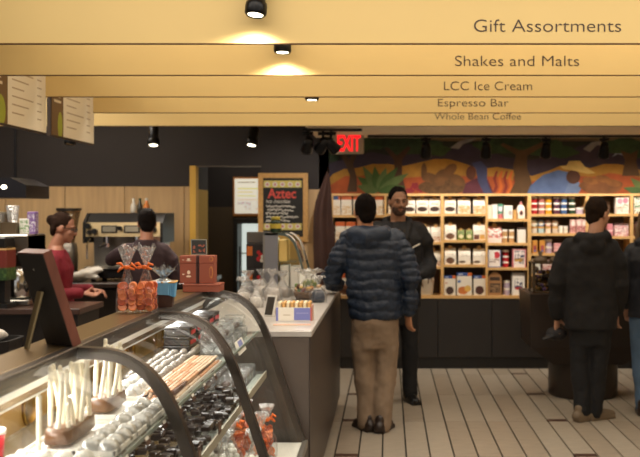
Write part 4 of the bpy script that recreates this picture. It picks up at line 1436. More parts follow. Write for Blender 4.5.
# ------------------------------------------------------------------ service counter
CY0, CY1, CZ = 4.86, 7.9, .99
cnt = thing('service_counter', 'brown service counter with a pale stone top', 'counter', (0, 0, 0))
cb = M('counter_brown', '5E534B', .5, var=.06)
B().mm(-1.10, -.43, CY0 + .05, CY1 - .03, 0, .08).build('plinth', black_lam, cnt)
B().mm(-1.10, -.404, CY0 + .004, CY1, .08, CZ - .03, bev=.002).build('body', cb, cnt)
B().mm(-.404, -.399, CY0 + .004, CY1, .08, CZ - .03).build('side_panel', M('counter_side', '3E342E', .4, var=.06), cnt)
B().mm(-1.12, -.39, CY0, CY1 + .01, CZ - .03, CZ, bev=.003).build('stone_top', M('stone_top', 'B5AFA9', .3, var=.10, scale=14), cnt)
ct = lambda px, py: at(px, py, (CH - CZ) * F / (py - VY))
# box of wafers
p = ct(294, 321)
r = thing('wafer_box', 'white and lilac open box filled with cream wafers', 'box', (p.x, p.y + .06, CZ + .001))
wd = 36 * p.y / F
B().mm(-wd / 2, wd / 2, -.06, -.056, 0, .075).build('box_front', PRINT('p_waferbox', 'EFE8DA', [('r', .5, .95, .04, .96, '7C82C4'), ('r', 0, .06, 0, 1, '7C82C4'), ('r', .56, .9, .55, .6, 'A8ACD8'), ('r', .2, .4, .4, .46, 'B8A890'), ('r', .95, 1, 0, 1, 'C06A60')]), r)
B().mm(-wd / 2, wd / 2, .056, .06, 0, .075).build('box_back', white_p, r)
B().mm(-wd / 2, -wd / 2 + .004, -.056, .056, 0, .075).build('box_side', white_p, r)
B().mm(wd / 2 - .004, wd / 2, -.056, .056, 0, .085).build('box_side', M('side_peach', 'D8A898', .6), r)
B().mm(-wd / 2 + .004, wd / 2 - .004, -.056, .056, 0, .004).build('box_floor', white_p, r)
for i in range(8):
    for j in range(2):
        x = -wd / 2 + .018 + i * (wd - .036) / 7
        B().box((x, -.028 + .056 * j, .055), (.0175, .05, .10), bev=.005).build('wafer', M('wafer_ivory%d' % (i % 2), ('EFE0BC', 'D8A868')[i % 2], .5, var=.1), r)
# card holder in front of the cellophane gifts
p = ct(268, 317)
r = thing('card_holder', 'small tilted silver card holder on the stone counter', 'card holder', (p.x, p.y, CZ + .001), -.5)
tl2 = Matrix.Rotation(-.3, 4, 'X')
B(tl2).mm(-.035, .035, 0, .012, 0, .13, bev=.003).build('frame', M('holder_silver', 'D8D4CC', .3, metal=.2), r)
B(tl2).mm(-.026, .026, -.002, 0, .012, .118).build('photo', M('holder_dark', '3A342E', .4, var=.3, scale=30), r)
B().limb([(0, .04, .10), (0, .085, .0)], [.005, .005], 8, False).build('strut', steel, r)
# two dark boxes with orange label
for k in range(2):
    r = thing('cocoa_box', ('lower dark cocoa box with an orange label on the counter', 'upper dark cocoa box with an orange label in its stack')[k], 'box', (-1.0, 7.2, CZ + .001 + k * .186), .05)
    B().mm(-.068, .068, -.06, .06, 0, .185, bev=.003).build('carton', M('cocoa_black', '231B18', .45), r)
    B().mm(-.064, -.022, -.0615, -.06, .095, .165).build('orange_label', M('label_orange', 'D8732A', .5), r)
    rd = B()
    for (dx, dz, rr_) in ((.028, .07, .02), (.04, .10, .017), (.024, .12, .014)):
        rd.cyl((dx, -.0625, dz), (dx, -.06, dz), rr_, seg=14)
    rd.build('red_emblem', M('emblem_red', 'C8202A', .5), r)
    e2 = B()
    for (dx, dz, rr_) in ((.05, .06, .016), (.052, .088, .012)):
        e2.cyl((dx, -.0635, dz), (dx, -.06, dz), rr_, seg=14)
    e2.build('white_emblem', white_p, r)
r = thing('grey_carton', 'grey carton standing on the dark cocoa boxes', 'box', (-.985, 7.22, CZ + .374), .05)
B().mm(-.085, .085, -.05, .05, 0, .085, bev=.003).build('carton', M('carton_grey', '5E5A58', .5), r)
# small curved glass cabinet
mc = thing('pastry_cabinet', 'small curved glass and steel cabinet on the stone counter', 'glass cabinet', (-.74, 7.15, CZ + .001))
mp = [(-.16, .455), (-.06, .455), (-.01, .45), (.03, .43), (.065, .39), (.09, .33), (.115, .24), (.14, .15), (.16, .06)]
B().mm(-.17, .175, -.24, .24, 0, .05, bev=.004).build('cabinet_base', steel, mc)
B().mm(-.17, -.155, -.24, .24, .05, .45).build('back_panel', M('cab_grey', '8A8680', .35, metal=.5), mc)
B().mm(-.155, -.06, -.245, -.235, .05, .455).build('side_post', M('cab_bluegrey', '85858C', .4, metal=.4), mc)
for y in (-.245, .235):
    B().sheet(mp, y, y + .012, -.016).build('arch_band', M('cab_edge', '5E6A64', .3, metal=.5), mc)
B().sheet(mp[1:], -.23, .23, -.005).build('curved_glass', clear, mc, True)
for y0, y1, mt in ((-.225, -.10, chrome), (.06, .225, M('band_satin', 'D8D4CC', .35, metal=.7))):
    B().sheet([(x_ + .002, z_ + .004) for x_, z_ in mp[2:7]], y0, y1, -.003).build('steel_band', mt, mc, True)
B().sheet([(x_ + .004, z_ + .006) for x_, z_ in mp[4:6]], -.21, -.11, -.003).build('copper_band', M('band_copper', 'B0764E', .3, metal=.6), mc)
B().mm(-.15, .07, -.22, .22, .24, .246).build('shelf', gl_sh, mc)
for i, (x, z, h, m_) in enumerate(((-.10, .05, .18, 'F0E0B4'), (-.02, .05, .17, 'F4F2EC'), (.055, .05, .16, 'F2F0EA'), (-.105, .246, .17, 'E4EEE4'), (-.03, .246, .16, 'F0CE7C'))):
    B().mm(x - .032, x + .032, -.19, .0, z, z + h, bev=.006).build('pastry_pack', M('pack_%d' % i, m_, .5, var=.08), mc)
B().mm(-.155, .05, .2, .21, .05, .43).build('yellow_card', M('cab_yellow', 'E0BC74', .5), mc)
# jar on the cabinet
r = thing('spice_jar', 'dark green jar with a yellow label on the glass cabinet', 'jar', (-.845, 7.15, CZ + .4565))
B().lathe([(.001, 0), (.04, 0), (.043, .01), (.043, .075), (.03, .095), (.001, .095)]).build('jar_body', M('jar_green', '26382C', .2, var=.2), r, True)
B().lathe([(.0431, .03), (.0436, .03), (.0436, .065), (.0431, .065)]).build('label_band', M('jar_label', 'C8B44A', .5), r)
B().lathe([(.001, .095), (.034, .095), (.034, .118), (.001, .12)]).build('jar_lid', M('jar_lid', 'B8A83E', .5), r, True)
# white leaning cards on the right of the cabinet
r = thing('white_card', 'white folded card leaning on the glass cabinet', 'card', (-.57, 6.80, CZ + .001), .25)
B(Matrix.Rotation(-.22, 4, 'X')).mm(-.06, .06, -.003, .003, .002, .20).build('card', M('card_white', 'EFF0EA', .5), r)
# gift basket with cellophane
p = ct(307, 301)
r = thing('gift_basket', 'wicker gift basket packed with treats under cellophane', 'basket', (p.x, p.y + .12, CZ + .001))
B().stack([(0, 0, 0, .085, .06), (.02, 0, 0, .095, .068), (.05, 0, 0, .105, .075), (.055, 0, 0, .098, .07)], power=3).build('basket', M('wicker_dark', '5E4228', .6, var=.3, scale=40, bump=.6), r, True)
q = random.Random(14)
cols = ['E8E0D0', 'C8A060', '5A3A26', 'A8743A', '6A8A4A', 'E8E4DC', '8A3A30', 'D8B878']
for k in range(26):
    B().ell((q.uniform(-.085, .085), q.uniform(-.055, .055), .06 + q.uniform(0, .035)), (q.uniform(.014, .024), q.uniform(.014, .02), q.uniform(.012, .022)), 10, 7).build('treat', M('basket_%d' % (k % 8), cols[k % 8], .4, var=.15), r, True)
for k in range(7):
    a = q.uniform(-.5, .5)
    x = q.uniform(-.05, .06)
    B().limb([(x, 0, .07), (x + .03 * a, -.02, .11), (x + .07 * a, -.03, .14)], [.004, .013, .002], 8, True, ((0, 1, 0), .35)).build('leaf', M('leaf_green%d' % (k % 2), ('6E8A4A', 'A8B070')[k % 2], .5), r, True)
film_bag(r, .235, .17, .11, .15, .21, cello, 33)
p = ct(322, 303)
r = thing('wrapped_gift', 'dark navy cellophane-wrapped gift at the counter edge', 'gift', (p.x - .03, p.y + .05, CZ + .001), .3)
film_bag(r, .11, .10, .11, .12, .17, cello, 41)
B().stack([(.002, 0, 0, .04, .035), (.03, 0, 0, .045, .04), (.075, 0, 0, .035, .03), (.085, 0, 0, .02, .02)], power=4).build('gift_body', M('gift_navy', '2A3448', .3, var=.3), r, True)
for i, (px, py, s, h) in enumerate(((248, 296, 1.0, '3A2A24'), (262, 297, 1.1, 'DAD2C6'), (272, 300, 1.2, 'C8BEB4'), (282, 297, 1.0, '9A8A78'), (243, 302, .9, 'D0C8BC'), (256, 307, .9, 'E0DACE'))):
    p = ct(px, py)
    r = thing('wrapped_gift', ('dark sweets in clear cellophane below the cocoa boxes', 'pale tall cellophane gift beside the dark cocoa boxes', 'pale cellophane gift behind the card holder', 'tan cellophane gift in front of the glass cabinet', 'pale cellophane gift at the counter edge by the case', 'small pale cellophane gift by the card holder')[i], 'gift', (p.x, p.y, CZ + .001), i)
    film_bag(r, .12 * s, .10 * s, .10 * s, .125 * s, .175 * s, GLASS('cellophane_cloudy', (.97, .97, .97), .09, .15, bump=1.0, bscale=45, haze=.2, fres=.6), 50 + i)
    B().stack([(.002, 0, 0, .042 * s, .034 * s), (.04 * s, 0, 0, .046 * s, .038 * s), (.066 * s, 0, 0, .04 * s, .03 * s), (.07 * s, 0, 0, .03 * s, .022 * s)], power=5).build('gift_body', M('gift_%d' % i, h, .45, var=.25, scale=30, bump=.4), r, True)
r = thing('paper_strip', 'red and cream leaflet lying on the stone counter', 'leaflet', ct(292, 325).to_tuple()[:2] + (CZ + .0005,), .06)
B().mm(-.10, .10, -.03, .03, 0, .003).build('leaflet', PRINT('p_leaf', 'E0C8B0', [('r', 0, 1, .3, .7, 'B86A58')], uv=(0, 1)), r)

# ------------------------------------------------------------------ hanging menu boards
menu_cream = PRINT('menu_cream', 'E9DCC0', [('r', .10, .40 + .12 * ((k * 7) % 3), .12 + .085 * k, .135 + .085 * k, 'B39C78') for k in range(9)] + [('r', .74, .86, .12 + .085 * k, .135 + .085 * k, 'B39C78') for k in range(9)], .6, uv=(1, 2))
menu_brown = PRINT('menu_brown', '6E5230', [('r', .0, 1, .80, 1, '8A7A38'), ('n', 0, 1, .78, 1, 'B0A050', 9, .5), ('r', .2, .85, .50, .53, 'D8C8A8'), ('r', .2, .75, .44, .47, 'D8C8A8'), ('r', .2, .8, .38, .41, 'D8C8A8'), ('e', .72, .12, .2, .16, '9AA032')], .6, uv=(1, 2))
for k, (y0, ym, y1, lab) in enumerate(((5.32, 5.72, 6.37, 'hanging brown and cream menu board above the plaque side of the counter'), (6.46, 6.70, 7.40, 'hanging brown and cream menu board towards the oak wall'))):
    r = thing('menu_board', lab, 'menu board', (-2.29, 0, 2.12))
    B().mm(-.03, -.002, y0, y1, 0, .62).build('backing', M('menu_edge', '3A2A1E', .6), r)
    B().mm(-.002, 0, y0 + .01, ym, .01, .61).build('brown_sheet', menu_brown, r)
    B().mm(-.002, .001, ym, y1 - .005, .01, .61).build('cream_sheet', menu_cream, r)
    for y in (y0 + .15, y1 - .15):
        B().cyl((-.016, y, .62), (-.016, y, CEIL - 2.12), .005, seg=8).build('hanger_rod', black_metal, r)

# ------------------------------------------------------------------ chalkboard, poster, cooler, cloth
r = thing('chalkboard', 'oak framed chalkboard lettered Aztec hot chocolate', 'chalkboard', (0, WY - .06, 0))
a, c = at(258, 242, WY - .06), at(308, 173, WY - .06)
fw = .052
B().mm(a.x + fw * .6, c.x - fw * .6, .008, .035, a.z + fw * .6, c.z - fw * .6).build('slate', M('slate_black', '1B1A1A', .7, var=.2), r)
ow = M('frame_oak', 'C69A5C', .5, var=.12, stretch=(5, 5, 5))
for x0, x1, z0, z1 in ((a.x, a.x + fw, a.z, c.z), (c.x - fw, c.x, a.z, c.z), (a.x + fw, c.x - fw, a.z, a.z + fw), (a.x + fw, c.x - fw, c.z - fw, c.z)):
    B().mm(x0, x1, 0, .04, z0, z1, bev=.003).build('frame_rail', ow, r)
Yc = WY - .06
chy = M('chalk_yellow', 'CDBE6A', .8)
chw = M('chalk_white', 'D8D6D0', .8)
chr_ = M('chalk_red', 'D0524A', .8)
for yt, yb, up in ((180.5, 187.5, 1), (223.5, 230, -1)):
    bnd = B()
    x0, x1 = at(263.5, yt, Yc), at(301.5, yb, Yc)
    bnd.mm(x0.x, x1.x, .0065, .008, x1.z if up > 0 else x1.z, x0.z)
    o = bnd.build('border_band', chy, r)
    for k in range(5):
        cx = x0.x + (k + .5) * (x1.x - x0.x) / 5
        cz = (x0.z + x1.z) / 2 - .004 * up
        d = B()
        d.cyl((cx, .0062, cz), (cx, .0055, cz), .026, seg=16)
        d.build('border_scallop', chw, r)
        B().cyl((cx, .0055, cz), (cx, .0048, cz), .013, seg=12).build('border_flower', M('chalk_pink', 'C07A88', .8), r)
ta, tb = at(267.5, 198, Yc), at(296, 187.5, Yc)
text('title', 'Aztec', chr_, r, ta.x, ta.z, .007, tb.x - ta.x, (tb.z - ta.z) * .95, .001, .02)
ta, tb = at(266.5, 203, Yc), at(290, 199.2, Yc)
text('subtitle', 'hot chocolate', chw, r, ta.x, ta.z, .007, tb.x - ta.x, tb.z - ta.z, .001, .006)
q = random.Random(4)
for k, (y, xe) in enumerate(((206.5, 295), (210, 294), (213.5, 288), (217, 298.5), (220.5, 290))):
    # unreadable chalk handwriting: one scrawled stroke for each line
    bb = B()
    x = 265.5 + q.uniform(0, 2)
    pts = []
    while x < xe:
        p = at(x, y + q.uniform(-1.2, 1.2), Yc)
        pts.append((p.x, .006, p.z))
        x += q.uniform(.45, .9)
    bb.limb(pts, [.0062] * len(pts), 5, False)
    bb.build('chalk_scrawl', chw, r)
# lit poster in the passage
a, c = at(233, 216, 11.35), at(258, 177, 11.35)
r = thing('lit_poster', 'glowing pale poster in an orange frame in the passage', 'poster', (0, 11.35, 0))
B().mm(a.x, c.x + .1, 0, .045, a.z, c.z).build('frame', M('poster_frame', 'C8803A', .5), r)
B().mm(a.x + .02, c.x + .08, -.003, 0, a.z + .03, c.z - .02).build('poster_sheet', PRINT('p_poster', 'F2EBD6', [('r', .1, .7, .88, .91, '8A8070'), ('r', .1, .8, .70, .73, 'D8D060'), ('r', .1, .6, .6, .63, 'E0C888'), ('r', .1, .7, .5, .52, 'D8D060'), ('r', .1, .75, .38, .41, 'E0C0B0'), ('n', .1, .9, .1, .35, 'C8B8B8', 9, .55)], .5, emit=.55), r)
# glass-door cooler
a, c = at(234.5, 216, 11.1), at(262, 216, 11.1)
r = thing('drinks_cooler', 'black glass-door cooler in the passage below the poster', 'cooler', (0, 11.0, 0))
hz = at(0, 218.5, 11.0).z
x0, x1 = a.x, a.x + .62
B().mm(x0, x1, .03, .39, .0, .10).build('kick_base', M('cooler_black', '181716', .5), r)
B().mm(x0, x1, .36, .39, .10, hz).build('back', M('cooler_black', '', .5), r)
B().mm(x0, x0 + .05, .0, .36, .10, hz).build('side', M('cooler_black', '', .5), r)
B().mm(x1 - .05, x1, .0, .36, .10, hz).build('side', M('cooler_black', '', .5), r)
B().mm(x0 + .05, x1 - .05, .0, .36, hz - .06, hz).build('header', M('cooler_black', '', .5), r)
B().mm(x0 + .05, x1 - .05, .34, .36, .10, hz - .06).build('lit_liner', M('cooler_liner', 'DCE4DC', .5, emit=.9), r)
B().mm(x0 + .05, x1 - .05, .0, .008, .10, hz - .06).build('door_glass', clear, r)
B().cyl((x0 + .085, -.02, .7), (x0 + .085, -.02, 1.2), .012, seg=10).build('handle', chrome, r)
for k in range(3):
    B().mm(x0 + .05, x1 - .05, .05, .34, .45 + .33 * k, .46 + .33 * k).build('rack', steel, r)
# dark cloth hanging from a hook beside the chalkboard
bb = B()
cl_pts = [(172, 326.5, 328.5), (176, 325, 329.5), (184, 322, 330.5), (193, 318, 331.5), (203, 315, 332), (215, 313.5, 332.5), (230, 313, 334), (245, 313, 336), (262, 313.5, 338), (285, 314, 340), (300, 314.5, 341)]
YC = 9.55
rows = []
for i, (y, xa, xb) in enumerate(cl_pts):
    row = []
    n = 16
    for j in range(n + 1):
        t = j / n
        p = at(xa + (xb - xa) * t, y, YC)
        fold = .03 * math.sin(t * 9 + i * .25) * min(1, i / 4)
        row.append(Vector((p.x, YC + fold, p.z)))
    row += [v + Vector((0, .012, 0)) for v in reversed(row)]
    rows.append(row)
bb.rings(rows)
ck = thing('hanging_cloth', 'dark brown cloth hanging in folds from a hook beside the chalkboard', 'cloth', (0, 0, 0))
bb.build('fabric', M('cloth_maroon', '3E2620', .8, var=.15), ck, True)
hk = at(327.5, 172.5, YC)
B().limb([hk + Vector((0, .0, -.01)), hk + Vector((0, .03, .03)), hk + Vector((0, .36, .03))], [.006] * 3, 8).build('hook', black_metal, ck)

# ------------------------------------------------------------------ barista work counters
dkc = M('bar_counter_dark', '2A2522', .5, var=.1)
bc = thing('back_counter', 'dark back counter carrying the espresso machine', 'counter', (0, 0, 0))
B().mm(-4.55, -1.75, 9.05, 9.86, .0, .91).build('cabinet', dkc, bc)
for k in range(4):
    d = B().mm(-4.5 + k * .69, -3.83 + k * .69, 9.03, 9.05, .12, .86, bev=.003).build('door', M('bar_door', '332C28', .45), bc)
    B().cyl((-3.95 + k * .69, 9.01, .60), (-3.95 + k * .69, 9.01, .78), .008, seg=8).build('handle', steel, d)
B().mm(-4.56, -1.73, 8.66, 9.87, .91, .95, bev=.004).build('worktop', M('bar_top', '3A2C26', .3), bc)
wc = thing('side_counter', 'dark brown work counter in front of the red-sweatered woman', 'counter', (0, 0, 0))
B().mm(-4.5, -2.13, 6.52, 7.0, .0, .90).build('cabinet', dkc, wc)
B().mm(-4.52, -2.10, 6.47, 7.02, .90, .94, bev=.004).build('worktop', M('side_top', '4A332A', .3, var=.1), wc)
for k in range(3):
    d = B().mm(-4.4 + k * .75, -3.7 + k * .75, 6.50, 6.52, .1, .62, bev=.003).build('door', M('bar_door', '', .45), wc)
    B().box((-4.05 + k * .75, 6.49, .56), (.16, .012, .012)).build('handle', steel, d)
# bin of folded towels in front
bn = thing('towel_bin', 'black tub holding crumpled white cloths on the low counter', 'tub', (-2.66, 6.0, .70))
B().stack([(0, 0, 0, .30, .16), (.10, 0, 0, .32, .18), (.10, 0, 0, .30, .165), (.02, 0, 0, .28, .15)], power=6).build('tub', M('tub_black', '24211F', .5), bn)
tw = B()
q = random.Random(6)
for k in range(6):
    tw.ell((q.uniform(-.2, .22), q.uniform(-.08, .08), .09 + q.uniform(0, .04)), (.11, .08, .035), 16, 10, rot=Matrix.Rotation(q.uniform(0, 3), 3, 'Z').to_euler())
tw_o = tw.fused('towels', M('towel_white', 'CFC8BE', .9, var=.1), None, .012, 3, lambda c, n: .012 * noise.noise(c * 18))
tw_o.location = (-2.66, 6.0, .702)
tag(tw_o, 'crumpled white cloths lying in the black tub', 'cloth')
lc = thing('low_counter', 'low dark cabinet under the tub of cloths', 'cabinet', (0, 0, 0))
B().mm(-4.2, -2.25, 5.75, 6.25, 0, .66).build('cabinet', dkc, lc)
B().mm(-4.22, -2.23, 5.73, 6.27, .66, .70, bev=.003).build('worktop', M('bar_top', '', .3), lc)

# ------------------------------------------------------------------ espresso machine
a, c = at(83, 268, 8.85), at(163, 213, 8.85)
em = thing('espresso_machine', 'wide steel and black espresso machine against the oak panels', 'espresso machine', (0, 8.85, 0))
x0, x1, zb, zt = a.x, c.x, .951, c.z
blk = M('machine_black', '1A1818', .35)
pan = M('machine_champagne', 'B59F78', .3, metal=.6, var=.05)
B().mm(x0 + .03, x1 - .03, .02, .45, zb + .03, zb + .12, bev=.01).build('base', blk, em)
for fx in (x0 + .08, x1 - .08):
    for fy in (.06, .40):
        B().cyl((fx, fy, zb), (fx, fy, zb + .03), .025, seg=12).build('foot', blk, em)
B().mm(x0 + .02, x1 - .02, -.02, .22, zb + .12, zb + .14).build('drip_tray', steel, em)
B().mm(x0 + .04, x1 - .04, .20, .45, zb + .12, zt - .20).build('back_splash', steel, em)
B().prism([(.0, zt - .22), (.45, zt - .22), (.45, zt - .07), (.10, zt - .07), (.02, zt - .09)], 0, x0 + .015, x1 - .015).build('upper_body', pan, em)
B().prism([(.03, zt - .085), (.46, zt - .085), (.46, zt), (.14, zt)], 0, x0 + .02, x1 - .02).build('cup_tray_cowl', blk, em)
for sx_ in (x0, x1 - .025):
    B().prism([(-.01, zt - .28), (.47, zt - .28), (.47, zt), (.12, zt), (-.01, zt - .09)], 0, sx_, sx_ + .025).build('side_cheek', blk, em)
for k in range(2):
    xx = x0 + .17 + k * .21
    B().mm(xx, xx + .15, -.006, .004, zt - .185, zt - .115, bev=.002).build('button_panel', M('panel_dark', '2C2824', .4), em)
    B().mm(xx + .015, xx + .135, -.008, -.006, zt - .175, zt - .125).build('display', M('panel_grey', '8E8878', .4), em)
for kx, kz, kr in ((x0 + .05, -.12, .025), (x0 + .06, -.18, .02), (x0 + .11, -.17, .026), (x0 + .345, -.14, .02), (x1 - .09, -.15, .028)):
    B().cyl((kx, .02, zt + kz), (kx, -.03, zt + kz), kr, seg=14).build('knob', blk, em)
for k in range(2):
    gx = x0 + .2 + k * .28
    g = B().cyl((gx, .08, zt - .29), (gx, .08, zt - .22), .035, seg=16).build('group_head', chrome, em)
    B().limb([(gx, .05, zt - .29), (gx, -.13, zt - .31)], [.012, .015], 8).build('portafilter_handle', blk, g)
    B().cyl((gx, .08, zt - .32), (gx, .08, zt - .29), .038, seg=16).build('portafilter', chrome, g)
B().limb([(x0 + .06, .0, zt - .24), (x0 + .05, -.04, zt - .30), (x0 + .055, -.05, zt - .42)], [.007] * 3, 8).build('steam_wand', chrome, em)
# small things standing on the machine
for i, (px, h, lab) in enumerate(((133, 'C8C2B8', 'pale tall tin on the espresso machine top'), (139.5, '23231F', 'dark round bottle on the espresso machine top'), (146, 'C8742E', 'orange capped bottle on the espresso machine top'))):
    p = at(px, 212, 9.1)
    r = thing('syrup_bottle', lab, 'bottle', (p.x, 9.12, zt + .001))
    B().lathe([(.001, 0), (.026, 0), (.028, .01), (.028, .07), (.014, .095), (.012, .12), (.001, .12)], seg=14).build('bottle', M('bottle_%d' % i, h, .3), r, True)
    B().lathe([(.001, .12), (.014, .12), (.014, .14), (.001, .14)], seg=12).build('cap', M('bottle_cap_%d' % (i % 2), ('E0DCD0', '3A4A30')[i % 2], .4), r)
# crumpled cloths beside the machine
tw = B()
for k in range(5):
    tw.ell((q.uniform(-.08, .08), q.uniform(-.05, .05), .03 + .02 * k), (.09, .06, .03), 14, 8)
o = tw.fused('bar_towel', M('towel_white', '', .9), None, .012, 3, lambda c_, n: .012 * noise.noise(c_ * 20))
o.location = (at(83, 0, 8.78).x + .03, 8.76, .952)
tag(o, 'crumpled pale bar towel beside the espresso machine', 'cloth')

# ------------------------------------------------------------------ coffee grinder with flared hopper
g = thing('coffee_grinder', 'coffee grinder with a dark flared hopper', 'grinder', (at(67, 0, 8.9).x, 8.95, .951))
B().mm(-.10, .10, -.12, .12, 0, .05, bev=.01).build('base', blk, g)
B().stack([(.05, 0, 0, .07, .08), (.25, 0, 0, .075, .085), (.36, 0, 0, .06, .07)], power=4).build('motor_body', M('grinder_grey', '6A645C', .35, metal=.5), g, True)
B().stack([(.36, 0, 0, .05, .05), (.40, 0, 0, .055, .055), (.66, 0, 0, .10, .10)], power=3).build('hopper', GLASS('hopper_smoke', (.55, .5, .45), .1, .1), g, True)
B().stack([(.40, 0, 0, .045, .045), (.50, 0, 0, .06, .06)], power=3).build('beans', M('beans_dark', '2A1A12', .5, bump=.6), g)
B().stack([(.66, 0, 0, .108, .108), (.685, 0, 0, .108, .108)], power=3).build('hopper_lid', blk, g)
B().limb([(0, -.1, .22), (0, -.17, .20)], [.014, .012], 8).build('dosing_spout', blk, g)

# ------------------------------------------------------------------ steel brewers on the left
SZ = .94
p0 = at(2, 0, 6.8)
bw_ = thing('coffee_brewer', 'tall stainless coffee brewer with twin tanks', 'brewer', (at(3, 0, 6.75).x, 6.835, SZ + .001))
B().mm(-.17, .21, -.16, .18, 0, .04, bev=.006).build('base', steel, bw_)
B().mm(-.15, .19, .04, .18, .04, .36).build('column', M('brew_dark', '6A655E', .3, metal=.8), bw_)
B().mm(-.17, .21, -.17, .18, .36, .50, bev=.008).build('brew_head', steel, bw_)
B().mm(.03, .21, -.175, .16, .37, .49).build('dark_front', M('brew_front', '5A5148', .35, metal=.5), bw_)
B().mm(-.17, -.02, -.10, .18, .50, .66, bev=.006).build('tank', steel, bw_)
B().mm(-.02, .09, -.08, .10, .50, .585).build('vent_box', M('vent_brown', '6A5A46', .4, metal=.4), bw_)
B().lathe([(.001, .05), (.08, .05), (.085, .06), (.085, .24), (.07, .27), (.001, .28)], (.09, -.06, 0), 20).build('carafe', chrome, bw_, True)
B().limb([(.165, -.09, .10), (.21, -.11, .14), (.20, -.11, .22), (.165, -.09, .24)], [.01] * 4, 8).build('carafe_handle', blk, bw_)
B().lathe([(.001, .045), (.05, .045), (.055, .06), (.055, .30), (.001, .31)], (-.08, -.06, 0), 18).build('urn', M('urn_grey', '8A847A', .25, metal=.8), bw_, True)
# items on the brewer head
for i, (dx, dz, h, s, lab) in enumerate(((.13, .501, 'E6E6DE', .035, 'white carton with green print on the coffee brewer'), (.18, .501, '8A6AA8', .03, 'violet packet on the coffee brewer'))):
    r = thing('small_carton', lab, 'carton', (bw_.location.x + dx, 6.835, SZ + .001 + dz))
    B().mm(-s, s, -s, s, 0, .11 + .05 * i, bev=.003).build('carton', PRINT('p_small%d' % i, h, [('n', 0, 1, .1, .9, ('5E9A50', 'E0DCE8')[i], 7, .55)]), r)
r = thing('clear_jug', 'clear plastic measuring jug on the coffee brewer', 'jug', (bw_.location.x + .03, 6.85, SZ + .001 + .586))
B().lathe([(.001, 0), (.035, 0), (.045, .12), (.042, .12), (.034, .006), (.001, .006)], seg=18).build('jug', GLASS('jug_plastic', (.9, .9, .9), .1, .1, haze=.15), r, True)
# red and green drinks dispenser at the edge
r = thing('drinks_dispenser', 'red and green labelled dispenser with a black lid', 'dispenser', (at(4, 0, 6.6).x, 6.56, SZ + .001))
B().mm(-.09, .07, -.08, .08, 0, .03).build('base', blk, r)
B().mm(-.03, .03, -.02, .08, .03, .20).build('stand', blk, r)
B().mm(-.09, .07, -.09, .08, .19, .41, bev=.006).build('canister', PRINT('p_disp', '7A3028', [('r', 0, 1, 0, .4, '2E4A26'), ('r', .35, .65, .45, .9, 'D8C8B0'), ('n', 0, 1, 0, .4, '4E6A34', 7, .5), ('r', 0, 1, .94, 1, 'B89058')]), r)
B().mm(-.085, .065, -.085, .075, .41, .49, bev=.012).build('lid', blk, r)
B().limb([(-.01, -.09, .21), (-.01, -.12, .17)], [.012, .010], 8).build('tap', blk, r)
# black lamp canopy on the left wall
r = thing('extractor_hood', 'black hood with a small lit lamp over the brewers', 'hood', (0, 0, 0))
a, c = at(-40, 198, 7.3), at(26, 180, 7.3)
B().prism([(a.x, a.z), (c.x, a.z), (c.x, a.z + .10), (c.x - .12, c.z + .02), (a.x, c.z + .02)], 1, 7.3, 7.8).build('canopy', M('hood_black', '17161A', .3), r)
lp = at(3, 187, 7.28)
B().ell((lp.x, 7.297, lp.z), (.022, .008, .016), 14, 8).build('lamp', lamp_face, r, True)
for hx in (a.x + .1, c.x - .2):
    B().cyl((hx, 7.6, c.z + .02), (hx, 7.6, CEIL), .012, seg=8).build('support_rod', black_metal, r)


# ------------------------------------------------------------------ people (local +Y is the way the figure faces)
def T(x, y, z):
    return Matrix.Translation((x, y, z))


def head_skin(b, c, yaw=0, pitch=0, s=1.0):
    b.m = T(*c) @ Matrix.Rotation(yaw, 4, 'Z') @ Matrix.Rotation(pitch, 4, 'X') @ Matrix.Scale(s, 4)
    b.ell((0, -.012, .022), (.074, .092, .098))
    b.ell((0, .028, -.045), (.058, .060, .072))
    b.ell((0, .058, -.088), (.032, .028, .026))
    b.ell((0, .070, .022), (.048, .020, .013))
    b.ell((.034, .062, -.025), (.022, .02, .02))
    b.ell((-.034, .062, -.025), (.022, .02, .02))
    b.limb([(0, .088, .012), (0, .104, -.022), (0, .105, -.028)], [.008, .011, .013])
    b.ell((.012, .094, -.03), (.009, .011, .008))
    b.ell((-.012, .094, -.03), (.009, .011, .008))
    b.ell((0, .085, -.060), (.022, .010, .006))
    b.ell((0, .083, -.069), (.019, .010, .006))
    for k in (-1, 1):
        b.ell((k * .076, -.006, -.008), (.010, .022, .032))
    m = b.m
    b.m = Matrix.Identity(4)
    return m


def face_parts(root, m, hair, beard=None):
    for k in (-1, 1):
        e = B(m)
        e.ell((k * .030, .076, .003), (.0135, .008, .007), 12, 8)
        eo = e.build('eye', M('eye_white', '9A8A80', .3), root, True)
        B(m).ell((k * .030, .0825, .003), (.0058, .003, .0062), 10, 6).build('iris', M('iris_dark', '1E1410', .2), eo, True)
        B(m).limb([(k * .016, .0905, .021), (k * .032, .0895, .026), (k * .050, .076, .020)], [.003, .0032, .002], 8).build('eyebrow', hair, root, True)
    B(m).limb([(-.02, .0925, -.064), (0, .0955, -.0635), (.02, .0925, -.064)], [.0028, .0035, .0028], 8).build('lips', M('lip_skin', '8A4A40', .5), root, True)
    if beard:
        bb = B(m)
        bb.ell((0, .030, -.060), (.0605, .060, .060))
        bb.ell((0, .058, -.089), (.035, .031, .028))
        bb.ell((0, .086, -.048), (.026, .011, .006))
        bb.build('beard', beard, root, True)


def hair_short(root, m, mat, full=1.0, voxel=.008):
    b = B(m)
    b.ell((0, -.0255, .039), (.081, .094, .098))
    b.ell((0, -.060, -.020), (.066, .044, .075))
    for k in (-1, 1):
        b.ell((k * .068, -.02, .012), (.012, .036, .045))
    return b.fused('hair', mat, root, voxel, 2, lambda c, n: .004 * noise.noise(c * 60) + .003 * noise.noise(c * 25))


